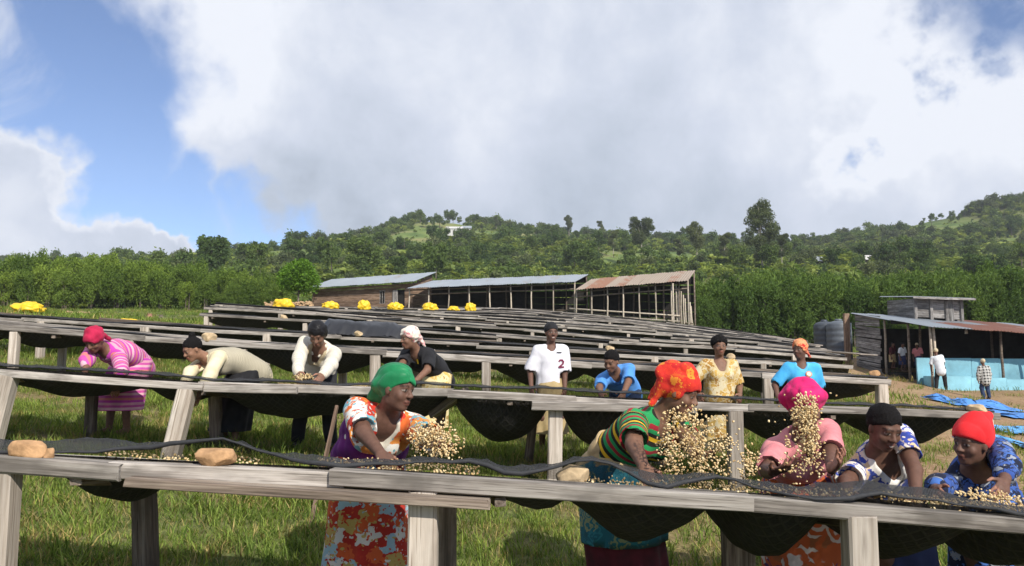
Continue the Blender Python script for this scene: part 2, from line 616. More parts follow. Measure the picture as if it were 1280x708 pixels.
M_BARK_PALE = plain_mat('pale_bark', (0.36, 0.32, 0.26), 0.9, 0.2, 0.3, 3.0, 0.3)


def leaf_cards(P, N, size, rng, aspect=2.2, up=0.0):
    """one bent quad (2 triangles folded) per point; returns V, F"""
    n = len(P)
    d = rng.normal(size=(n, 3)) + N * 0.6
    d[:, 2] += up
    d /= np.linalg.norm(d, axis=1, keepdims=True) + 1e-9
    r = rng.normal(size=(n, 3))
    s = np.cross(d, r)
    s /= np.linalg.norm(s, axis=1, keepdims=True) + 1e-9
    nn = np.cross(s, d)
    L = size * rng.uniform(0.6, 1.3, (n, 1))
    Wd = L / aspect
    a = P - d * L * 0.5
    b = P + d * L * 0.5
    m = P + nn * L * 0.10
    V = np.stack([a, m + s * Wd * 0.5, b, m - s * Wd * 0.5], 1).reshape(-1, 3)
    F = np.arange(n * 4).reshape(n, 4)
    return V, F


def blob_points(blobs, n, rng, shell=0.55):
    """points through ellipsoid blobs (cx,cy,cz,rx,ry,rz), denser toward the skin"""
    B = np.array(blobs, float)
    wts = (B[:, 3] * B[:, 4] * B[:, 5]) ** 0.7
    k = rng.choice(len(B), n, p=wts / wts.sum())
    u = rng.normal(size=(n, 3))
    u /= np.linalg.norm(u, axis=1, keepdims=True)
    r = 1 - (1 - shell) * rng.uniform(0, 1, (n, 1)) ** 1.5
    r = r * (1 + rng.normal(0, 0.09, (n, 1)))
    P = B[k, :3] + u * r * B[k, 3:6]
    return P, u


def crown(name, blobs, n, size, mat, seed, aspect=2.2, up=0.0, shell=0.5):
    rng = np.random.default_rng(seed)
    P, u = blob_points(blobs, n, rng, shell)
    V, F = leaf_cards(P, u, size, rng, aspect, up)
    tint = np.repeat(np.clip(rng.normal(0.5, 0.28, n), 0, 1), 4)
    return V, F, tint


def trunk_mb(h, r0, limbs, rng, bend=0.05, n=7):
    mb = MB()
    pts, rad = [], []
    bx, by = rng.uniform(-bend, bend) * h, rng.uniform(-bend, bend) * h
    for i in range(6):
        t = i / 5
        pts.append((bx * t * t, by * t * t, -0.25 + t * (h + 0.25)))
        rad.append(r0 * (1.25 if i == 0 else 1 - 0.7 * t))
    mb.tube(pts, rad, n)
    for (z, ang, ln, rise) in limbs:
        t = z / h
        p0 = Vector((bx * t * t, by * t * t, z))
        d = Vector((math.cos(ang), math.sin(ang), 0))
        p1 = p0 + d * ln * 0.5 + Vector((0, 0, rise * 0.45))
        p2 = p0 + d * ln + Vector((0, 0, rise))
        r = r0 * (1 - 0.7 * t) * 0.6
        mb.tube([p0, p1, p2], [r, r * 0.7, r * 0.3], 5)
    return mb


def make_tree(name, seed, h, blobs, nleaf, size, leafm, barkm, r0, aspect=2.2, up=0.0, nlimb=6, shell=0.5, stems=1, th=0.8):
    """prototype meshes (crown, trunk)"""
    rng = np.random.default_rng(seed)
    V, F, tint = crown(name, blobs, nleaf, size, leafm, seed, aspect, up, shell)
    cm = mesh_np('crown', V, F, [leafm], False, attrs={'tint': ('FLOAT', 'POINT', tint)})
    mb = MB()
    for s in range(stems):
        lim = [(h * th * rng.uniform(0.4, 0.95), rng.uniform(0, 6.28), h * rng.uniform(0.08, 0.18), h * rng.uniform(0.05, 0.14)) for _ in range(nlimb)]
        one = trunk_mb(h * th, r0, lim, rng)
        ox, oy = (rng.uniform(-.5, .5) * h * 0.10, rng.uniform(-.5, .5) * h * 0.10) if stems > 1 else (0, 0)
        mb.add([(v[0] + ox, v[1] + oy, v[2]) for v in one.v], one.f)
    tm = mb.mesh('trunk', barkm, True)
    return cm, tm


def plume_blobs(rng, h, wd, n, base=0.22):
    out = []
    for k in range(n):
        a, rr = rng.uniform(0, 6.28), wd * math.sqrt(rng.uniform(0, 1)) * 0.8
        z = h * rng.uniform(base + 0.1, 0.86) * (1 - 0.22 * rr / wd)
        s = wd * rng.uniform(0.18, 0.36)
        out.append((rr * math.cos(a), rr * math.sin(a), z, s, s, s * rng.uniform(1.3, 2.3)))
    return out


def place(name, cm, tm, loc, s, rz, label, cat, group, sz=None):
    o = empty(name, loc, rz)
    o.scale = (s, s, sz or s)
    tag(o, label, cat, group)
    obj('crown', cm, o)
    obj('trunk', tm, o)
    return o


R = random.Random(7)
rng = np.random.default_rng(11)
# hedge of young trees behind the beds on the open side
HEDGE = []
for v in range(4):
    h = 5.0
    bl = plume_blobs(rng, h, 1.55, 36, 0.12)
    HEDGE.append(make_tree('hedge', 100 + v, h, bl, 4200, 0.30, M_LEAF_HEDGE, M_BARK, 0.06, 3.4, 0.9, 5, 0.35, 3, 0.6))
xs_h = []
for row in range(3):
    px = -330 + row * 11
    while px < 372:
        xs_h.append((px, row))
        px += R.uniform(22, 34)
LBL_H = ['leafy young tree in the hedge row beyond the yellow sacks']
for (px, row) in xs_h:
    Y = 63 + row * 3.2 + R.uniform(-.8, .8)
    x = XAT(px, Y)
    top = np.interp(px, [-60, 0, 40, 100, 160, 200, 250, 300, 340, 372], [318, 318, 312, 316, 312, 320, 330, 330, 337, 350]) + R.uniform(-7, 9)
    if row == 0:
        top += 16
    z0 = gz(x, Y)
    hh = W(px, top, Y).z - z0
    cm, tm = HEDGE[R.randrange(4)]
    place('hedge_tree', cm, tm, (x, Y, z0), hh / 4.75 * R.uniform(.95, 1.05), R.uniform(0, 6.28),
          LBL_H[0], 'tree', 'young trees in the hedge row beyond the yellow sacks', hh / 4.75)

# feathery grove behind the far ends of the beds and behind the blue-walled building
GROVE = []
for v in range(4):
    h = 6.0
    bl = plume_blobs(rng, h, 2.0, 40, 0.12)
    GROVE.append(make_tree('grove', 120 + v, h, bl, 5000, 0.36, M_LEAF_FINE, M_BARK, 0.065, 3.6, 0.8, 5, 0.30, 3, 0.6))
for row in range(3):
    px = 885 + row * 9
    while px < 1480:
        Y = 56 + row * 4 + R.uniform(-1, 1)
        x = XAT(px, Y)
        top = np.interp(px, [880, 910, 960, 1050, 1100, 1200, 1340], [352, 334, 328, 334, 338, 330, 326]) + R.uniform(-6, 10) + (14 if row == 0 else 0)
        z0 = gz(x, Y)
        hh = W(px, top, Y).z - z0
        cm, tm = GROVE[R.randrange(4)]
        place('grove_tree', cm, tm, (x, Y, z0), hh / 5.7 * R.uniform(.85, 1.0), R.uniform(0, 6.28),
              'feathery young tree in the grove behind the blue walled building', 'tree', 'feathery young trees in the grove', hh / 5.7)
        px += R.uniform(24, 40)
# the same kind of tree right behind the sheds
for (px, top, Y) in [(560, 356, 74), (620, 352, 76), (680, 350, 75), (740, 344, 76), (795, 340, 74), (845, 338, 72), (880, 340, 64), (905, 346, 70), (480, 350, 82), (430, 350, 80)]:
    x = XAT(px, Y)
    z0 = gz(x, Y)
    hh = W(px, top, Y).z - z0
    cm, tm = GROVE[R.randrange(4)]
    place('grove_tree', cm, tm, (x, Y, z0), hh / 5.7, R.uniform(0, 6.28),
          'feathery tree standing right behind the sheds', 'tree', 'feathery trees right behind the sheds', hh / 5.7)

# round bright tree at the end of the cabin
bl = [(0, 0, 3.3, 1.5, 1.5, 1.35), (0.6, 0, 2.7, 1.3, 1.3, 1.1), (-0.7, 0.2, 2.9, 1.2, 1.2, 1.1), (0.1, -0.4, 3.9, 1.0, 1.0, 0.8)]
cm, tm = make_tree('round', 140, 4.6, bl, 5200, 0.24, M_LEAF_ROUND, M_BARK, 0.11, 1.9, 0.1, 7, 0.55)
x = XAT(372, 58)
place('round_tree', cm, tm, (x, 58, gz(x, 58)), (W(372, 324, 58).z - gz(x, 58)) / 4.75, 0.4,
      'bright green round crowned tree beside the brown cabin', 'tree', None)

# tall open-crowned trees standing on the hill
def euc(seed, h, n, wd, low=0.35):
    rg = np.random.default_rng(seed)
    bl = []
    for k in range(n):
        t = low + (0.97 - low) * (k + rg.uniform(0, 1)) / n
        ww = wd * math.sin(math.pi * min(1, max(0.12, (1.05 - t) / (1.1 - low)))) ** 0.7
        a = rg.uniform(0, 6.28)
        rr = ww * rg.uniform(0.25, 0.95)
        s = wd * rg.uniform(0.30, 0.50)
        bl.append((rr * math.cos(a), rr * math.sin(a), t * h, s, s, s * 0.75))
    return make_tree('euc', seed, h, bl, 11000, h * 0.030, M_LEAF_EUC, M_BARK_PALE, h * 0.014, 2.4, -0.2, 9, 0.4, 1, 0.9)


EUC = [euc(150, 18, 26, 4.0, 0.22), euc(151, 14, 13, 3.4, 0.5), euc(152, 12, 12, 2.8, 0.40)]
for (px, top, Y, v, lab) in [(955, 249, 170, 0, 'tallest open crowned tree standing alone above the grove'),
                             (803, 271, 230, 1, 'open forked tree on the ridge above the rusty roof'),
                             (873, 279, 220, 1, 'open crowned tree on the ridge with a smaller one beside it'),
                             (768, 287, 250, 2, 'dark dense tree on the ridge beside the open forked tree'),
                             (908, 291, 210, 2, 'slender tree on the ridge at the foot of the tallest tree'),
                             (980, 292, 190, 2, 'short tree beside the tallest open crowned tree'),
                             (620, 271, 395, 2, 'round topped tree on the crest above the white roofed house'),
                             (712, 270, 395, 1, 'spreading tree on the crest above the grey roofed shed'),
                             (752, 276, 395, 2, 'small tree on the crest beside the spreading tree'),
                             (851, 298, 240, 2, 'low tree on the ridge between two open crowned trees')]:
    x = XAT(px, Y)
    z0 = gz(x, Y)
    hh = W(px, top, Y).z - z0
    cm, tm = EUC[v]
    hp = (18, 14, 12)[v]
    place('tall_tree', cm, tm, (x, Y, z0), hh / hp, R.uniform(0, 6.28), lab, 'tree', 'tall trees on the ridge')

# woodland of the hill: trees one can tell apart
HILL = []
for v in range(5):
    rg = np.random.default_rng(160 + v)
    h = 9.0
    bl = []
    for k in range(9 + v):
        a, rr = rg.uniform(0, 6.28), 2.3 * math.sqrt(rg.uniform(0, 1))
        s = rg.uniform(0.9, 1.7)
        bl.append((rr * math.cos(a), rr * math.sin(a), h * rg.uniform(0.38, 0.84), s, s, s * rg.uniform(.75, 1.15)))
    V, F, tint = crown('hill', bl, 1500, 0.66, M_LEAF_HILL, 170 + v, 1.8, 0.1, 0.5)
    one = trunk_mb(h * 0.75, 0.16, [(h * .4, 1.0, 1.2, 1.0), (h * .5, 3.5, 1.2, 1.0)], rg, 0.05, 5)
    nv = len(V)
    fq = [f for f in one.f if len(f) == 4]
    HILL.append(mesh_np('hillside_tree', np.concatenate([V, np.array([tuple(p) for p in one.v])]), np.concatenate([F, np.array(fq) + nv]),
                        [M_LEAF_HILL, M_BARK], False, np.concatenate([np.zeros(len(F)), np.ones(len(fq))]),
                        {'tint': ('FLOAT', 'POINT', np.concatenate([tint, np.full(len(one.v), .5)]))}))
def hill_tree(x, Y, s, lab, grp):
    o = obj('hillside_tree', HILL[R.randrange(5)], None, (x, Y, gz(x, Y) - 0.1), (0, 0, R.uniform(0, 6.28)))
    sx = s * R.uniform(.85, 1.15)
    o.scale = (sx, sx, s)
    tag(o, lab, 'tree', grp)


cnt = 0
for i in range(95):                       # along the skyline of the left hill and the saddle
    px = 318 + (1010 - 318) * i / 94 + R.uniform(-5, 5)
    Y = R.uniform(385, 420)
    s = R.uniform(0.40, 0.95) * (1.1 if px < 600 else 0.8)
    hill_tree(XAT(px, Y), Y, s, 'tree on the skyline of the hill behind the sheds', 'trees on the skyline behind the sheds')
for i in range(45):                       # skyline of the right hill
    px = 1005 + 330 * i / 44 + R.uniform(-5, 5)
    Y = R.uniform(395, 422)
    hill_tree(XAT(px, Y), Y, R.uniform(0.3, 0.75), 'tree on the skyline of the hill above the blue walled building', 'trees on the skyline above the blue walled building')
while cnt < 155:
    px, Y = R.uniform(240, 1330), 120 + 270 * R.random() ** 0.8
    x = XAT(px, Y)
    if (field_mask(np.array([x]), np.array([Y]))[0] > 0.45 and R.random() < 0.8) or (abs(px - 574) < 18 and Y > 270):
        continue
    hill_tree(x, Y, R.uniform(0.55, 1.0), 'tree scattered on the slope of the hill', 'trees scattered on the hill slope')
    cnt += 1


# bushes, crops and ground cover of the hill: a mass, instanced
def scatter(name, pts, scl, protos, label, cat, seed):
    """one 'stuff' object: geometry nodes put the prototype meshes on the points"""
    me = mesh_np_points(name, pts, scl)
    o = obj(name, me)
    coll = bpy.data.collections.new(name + '_parts')
    for i, p in enumerate(protos):
        po = bpy.data.objects.new('%s_piece_%02d' % (name, i), p)
        coll.objects.link(po)
    ng = bpy.data.node_groups.new(name + '_scatter', 'GeometryNodeTree')
    ng.interface.new_socket(name='Geometry', in_out='INPUT', socket_type='NodeSocketGeometry')
    ng.interface.new_socket(name='Geometry', in_out='OUTPUT', socket_type='NodeSocketGeometry')
    N, Lk = ng.nodes, ng.links
    gi, go = N.new('NodeGroupInput'), N.new('NodeGroupOutput')
    ci = N.new('GeometryNodeCollectionInfo')
    ci.inputs['Collection'].default_value = coll
    ci.inputs['Separate Children'].default_value = True
    ci.inputs['Reset Children'].default_value = True
    ip = N.new('GeometryNodeInstanceOnPoints')
    ip.inputs['Pick Instance'].default_value = True
    rv = N.new('FunctionNodeRandomValue')
    rv.data_type = 'INT'
    rv.inputs[4].default_value, rv.inputs[5].default_value = 0, len(protos) - 1
    rv.inputs['Seed'].default_value = seed
    rr = N.new('FunctionNodeRandomValue')
    rr.data_type = 'FLOAT_VECTOR'
    rr.inputs[0].default_value = (-0.12, -0.12, 0)
    rr.inputs[1].default_value = (0.12, 0.12, 6.283)
    rr.inputs['Seed'].default_value = seed + 1
    na = N.new('GeometryNodeInputNamedAttribute')
    na.data_type = 'FLOAT'
    na.inputs[0].default_value = 'scl'
    Lk.new(gi.outputs[0], ip.inputs['Points'])
    Lk.new(ci.outputs[0], ip.inputs['Instance'])
    Lk.new(rv.outputs[2], ip.inputs['Instance Index'])
    Lk.new(rr.outputs[0], ip.inputs['Rotation'])
    Lk.new(na.outputs[0], ip.inputs['Scale'])
    Lk.new(ip.outputs[0], go.inputs[0])
    md = o.modifiers.new('scatter', 'NODES')
    md.node_group = ng
    tag(o, label, cat, None, 'stuff')
    return o


def mesh_np_points(name, pts, scl):
    me = bpy.data.meshes.new(name)
    me.vertices.add(len(pts))
    me.vertices.foreach_set('co', np.asarray(pts, np.float32).ravel())
    a = me.attributes.new('scl', 'FLOAT', 'POINT')
    a.data.foreach_set('value', np.asarray(scl, np.float32))
    me.update()
    return me


BUSH = []
for v in range(4):
    rg = np.random.default_rng(200 + v)
    bl = [(rg.uniform(-.7, .7), rg.uniform(-.7, .7), rg.uniform(.5, 1.3), rg.uniform(.5, .9), rg.uniform(.5, .9), rg.uniform(.5, .8)) for _ in range(6)]
    V, F, tint = crown('bush', bl, 430, 0.40, M_LEAF_BUSH, 210 + v, 1.8, 0.2, 0.4)
    BUSH.append(mesh_np('bush', V, F, [(M_LEAF_BUSH, M_LEAF_HILL)[v % 2]], False, attrs={'tint': ('FLOAT', 'POINT', tint)}))
for v in range(2):                        # banana clump: big arching leaves
    rg = np.random.default_rng(220 + v)
    V, F, tn = [], [], []
    for k in range(13):
        a, el, L = rg.uniform(0, 6.28), rg.uniform(.5, 1.3), rg.uniform(1.6, 2.6)
        d = np.array([math.cos(a), math.sin(a), 0])
        s = np.array([-d[1], d[0], 0]) * 0.30
        p0 = np.array([rg.uniform(-.5, .5), rg.uniform(-.5, .5), rg.uniform(.6, 1.4)])
        c = [p0 + d * L * t * math.cos(el) + np.array([0, 0, L * (t * math.sin(el) - 0.55 * t * t)]) for t in (0, .4, .75, 1.0)]
        b = len(V)
        for j, wj in enumerate((.25, 1, .9, .1)):
            V += [c[j] - s * wj, c[j] + s * wj]
            tn += [rg.uniform(.2, 1)] * 2
        F += [(b + 2 * j, b + 2 * j + 1, b + 2 * j + 3, b + 2 * j + 2) for j in range(3)]
    BUSH.append(mesh_np('banana', V, np.array(F), [M_LEAF_BANANA], False, attrs={'tint': ('FLOAT', 'POINT', tn)}))
for v in range(3):                        # small dark trees standing among the bushes
    rg = np.random.default_rng(230 + v)
    bl = [(rg.uniform(-.9, .9), rg.uniform(-.9, .9), rg.uniform(1.0, 2.7), rg.uniform(.6, .95), rg.uniform(.6, 1.0), rg.uniform(.6, 1.1)) for _ in range(9)]
    V, F, tint = crown('small_tree', bl, 620, 0.42, M_LEAF_HILL, 240 + v, 1.8, 0.2, 0.4)
    BUSH.append(mesh_np('small_tree', V, F, [(M_LEAF_HILL, M_LEAF_EUC, M_LEAF_HILL)[v]], False, attrs={'tint': ('FLOAT', 'POINT', tint)}))
SMALL = BUSH[6:]
BUSH = BUSH[:6]
rg = np.random.default_rng(5)
n = 27000
pxs = rg.uniform(-350, 1650, n)
Ys = 88 + 335 * rg.uniform(0, 1, n) ** 0.85
X = (pxs - 640) / FPX * Ys
fm = field_mask(X, Ys)
keep = rg.uniform(0, 1, n) > fm * 0.85
for (hpx, y0, y1, hw_) in ((568, 290, 352, 11), (583, 300, 354, 8), (1086, 170, 212, 9), (1024, 170, 212, 9)):      # clearings round the houses
    keep &= ~((np.abs(pxs - hpx) < hw_) & (Ys > y0) & (Ys < y1))
X, Ys, fm = X[keep], Ys[keep], fm[keep]
clump = fbm(X / 14, Ys / 14, 55)
S = rg.uniform(0.5, 1.15, len(X)) * (0.6 + 1.1 * clump) * (1 - 0.5 * fm) * (1 + (Ys - 90) / 500)
scatter('hillside_bushes', np.stack([X, Ys, ground_z(X, Ys) - 0.1], 1), S, BUSH, 'mass of bushes and banana plants covering the hillside', 'bushes', 3)
wd_ = rg.uniform(0, 1, len(X)) < 0.03 + 0.30 * sst(Ys, 310, 395) * (clump > .45) + 0.10 * (clump > .60)
wd_ &= fm < .4
scatter('hillside_wood', np.stack([X[wd_] + 1.5, Ys[wd_] + 1.0, ground_z(X[wd_] + 1.5, Ys[wd_] + 1.0) - 0.1], 1), S[wd_], SMALL, 'dark wood covering the crest and hollows of the hill', 'wood', 4)

# grass ---------------------------------------------------------------
M_GRASS = leaf_mat('grass_blade', (0.080, 0.140, 0.030), (0.26, 0.36, 0.095), 0.35, 0.5)
M_GRASS_DRY = leaf_mat('dry_grass_blade', (0.20, 0.18, 0.07), (0.44, 0.38, 0.18), 0.3, 0.4)


def tuft(seed, nb, hgt, spread, wd, mat, lean=0.5):
    rg = np.random.default_rng(seed)
    V, F, tn = [], [], []
    for k in range(nb):
        a = rg.uniform(0, 6.28)
        d = np.array([math.cos(a), math.sin(a), 0])
        s = np.array([-d[1], d[0], 0]) * wd * rg.uniform(.6, 1.3)
        p0 = np.array([rg.uniform(-spread, spread), rg.uniform(-spread, spread), -0.02])
        h, ln = hgt * rg.uniform(.45, 1.2), lean * rg.uniform(.2, 1.2)
        c = [p0, p0 + d * h * ln * .35 + np.array([0, 0, h * .6]), p0 + d * h * ln + np.array([0, 0, h])]
        b = len(V)
        V += [c[0] - s, c[0] + s, c[1] - s * .8, c[1] + s * .8, c[2]]
        q = rg.uniform(0, 1)
        tn += [q * .5, q * .5, q, q, q]
        F += [(b, b + 1, b + 3), (b, b + 3, b + 2), (b + 2, b + 3, b + 4)]
    return mesh_np('tuft', V, np.array(F), [mat], False, attrs={'tint': ('FLOAT', 'POINT', tn)})


TUFT = [tuft(300 + k, 30, 0.10, 0.17, 0.0045, M_GRASS, 1.2) for k in range(4)] + [tuft(310, 24, 0.11, 0.13, 0.004, M_GRASS_DRY, 1.3), tuft(312, 20, 0.09, 0.14, 0.004, M_GRASS_DRY, 1.6), tuft(311, 14, 0.17, 0.08, 0.005, M_GRASS, 0.8)]
n = 24000
Ys = 2.2 + 13.3 * rg.uniform(0, 1, n) ** 0.9
X = rg.uniform(-1, 1, n) * (Ys * 0.82 + 1.2)
keep = rg.uniform(0, 1, n) > dirt_mask(X, Ys) * 0.9
X, Ys = X[keep], Ys[keep]
S = rg.uniform(0.45, 1.25, len(X)) * (0.5 + 0.9 * fbm(X * 1.1, Ys * 1.1, 66))
scatter('grass', np.stack([X, Ys, ground_z(X, Ys)], 1), S, TUFT, 'rough grass growing between and under the drying beds', 'grass', 9)
TUFT2 = [tuft(320 + k, 24, 0.22, 0.40, 0.013, M_GRASS, 1.0) for k in range(4)] + [tuft(330, 18, 0.20, 0.35, 0.012, M_GRASS_DRY, 1.1)]
n = 16000
Ys = 15 + 60 * rg.uniform(0, 1, n)
X = rg.uniform(-1.15, 0.85, n) * (Ys * 0.85 + 1)
keep = rg.uniform(0, 1, n) > dirt_mask(X, Ys) * 0.92
X, Ys = X[keep], Ys[keep]
S = rg.uniform(0.4, 1.1, len(X)) * (0.5 + 0.9 * fbm(X * .5, Ys * .5, 67))
scatter('far_grass', np.stack([X, Ys, ground_z(X, Ys)], 1), S, TUFT2, 'rough grass on the slope up to the sheds and trees', 'grass', 19)

# ------------------------------------------------------------------ drying beds
import bmesh
def net_mat(name, see, c0, c1, pat, bump=0.4):
    m, t, out = new_mat(name)
    tcn = t.n('ShaderNodeTexCoord')
    sp = t.n('ShaderNodeSeparateXYZ', ins={0: tcn.outputs['Object']})
    nz_ = t.noise(tcn.outputs['Object'], 2.5, 3, 0.5)
    wob = t.math('MULTIPLY', nz_.outputs['Fac'], 0.10)
    a = t.math('ADD', t.math('ADD', sp.outputs[0], sp.outputs[1]), wob)
    b = t.math('ADD', t.math('SUBTRACT', sp.outputs[0], sp.outputs[1]), wob)

    def lines(s):
        fr = t.math('FRACT', t.math('MULTIPLY', s, pat))
        return t.math('SUBTRACT', 1.0, t.ss(t.math('ABSOLUTE', t.math('SUBTRACT', fr, 0.5)), 0.05, 0.16))
    ln = t.math('MAXIMUM', lines(a), lines(b))
    n2_ = t.noise(tcn.outputs['Object'], 60, 2, 0.5)
    col = t.mix(t.math('MULTIPLY', ln, 0.8), c0, c1)
    d = t.n('ShaderNodeBsdfPrincipled', ins={'Base Color': col, 'Roughness': 0.75})
    d.inputs['Specular IOR Level'].default_value = 0.25
    bm_ = t.n('ShaderNodeBump', ins={'Height': t.math('ADD', ln, n2_.outputs['Fac']), 'Strength': bump, 'Distance': 0.01})
    t.link(bm_.outputs[0], d.inputs['Normal'])
    tr = t.n('ShaderNodeBsdfTransparent')
    op = t.math('ADD', see, t.math('MULTIPLY', t.math('SUBTRACT', n2_.outputs['Fac'], 0.5), 0.35), clamp=True)
    op = t.math('MULTIPLY', op, t.math('SUBTRACT', 1.0, t.math('MULTIPLY', ln, 0.5)))
    mx = t.n('ShaderNodeMixShader')
    t.link(op, mx.inputs[0])
    t.link(d.outputs[0], mx.inputs[1])
    t.link(tr.outputs[0], mx.inputs[2])
    t.link(mx.outputs[0], out.inputs[0])
    return m


M_NET = net_mat('black_net', 0.03, (0.012, 0.012, 0.012), (0.030, 0.028, 0.025), 14.0)
M_FLAP = net_mat('black_net_edge', 0.50, (0.035, 0.036, 0.039), (0.06, 0.06, 0.06), 90.0, 0.08)
M_CORD = plain_mat('black_cord', (0.030, 0.031, 0.034), 0.7, 0.3, 0.3, 30, 0.3)
M_BEAN, _t, _o = new_mat('parchment_bean')
_a = _t.n('ShaderNodeAttribute', attribute_name='tint')
bsdf(_t, _o, _t.ramp(_a.outputs['Fac'], [(0.0, (0.34, 0.21, 0.09)), (0.25, (0.55, 0.38, 0.17)), (0.6, (0.68, 0.51, 0.27)), (1.0, (0.78, 0.64, 0.38))]), 0.6, 0.3)
M_STONE = plain_mat('tan_stone', (0.42, 0.25, 0.13), 0.9, 0.15, 0.5, 16, 0.9)
M_STONE2 = plain_mat('pale_stone', (0.44, 0.33, 0.20), 0.9, 0.15, 0.45, 16, 0.9)

_ico = bmesh.new()
bmesh.ops.create_icosphere(_ico, subdivisions=1, radius=1.0)
ICO_V = np.array([v.co[:] for v in _ico.verts])
ICO_F = np.array([[v.index for v in f.verts] for f in _ico.faces])
_ico.free()


def bean_mesh(name, P, size, seed, base=(0, 0, 0)):
    rg = np.random.default_rng(seed)
    n = len(P)
    ax = rg.normal(size=(n, 3))
    ax /= np.linalg.norm(ax, axis=1, keepdims=True)
    bx = np.cross(ax, rg.normal(size=(n, 3)))
    bx /= np.linalg.norm(bx, axis=1, keepdims=True)
    cx = np.cross(ax, bx)
    s = size * rg.uniform(.6, 1.2, (n, 1, 1))
    V = (ICO_V[None, :, 0:1] * ax[:, None] * s + ICO_V[None, :, 1:2] * bx[:, None] * s * .72 + ICO_V[None, :, 2:3] * cx[:, None] * s * .5)
    V = V + (np.asarray(P) - np.asarray(base))[:, None]
    F = (ICO_F[None] + (np.arange(n) * len(ICO_V))[:, None, None]).reshape(-1, 3)
    tn = np.repeat(rg.uniform(0, 1, n), len(ICO_V))
    return mesh_np(name, V.reshape(-1, 3), F, [M_BEAN], True, attrs={'tint': ('FLOAT', 'POINT', tn)})


class Row:
    pass


ROWS = []


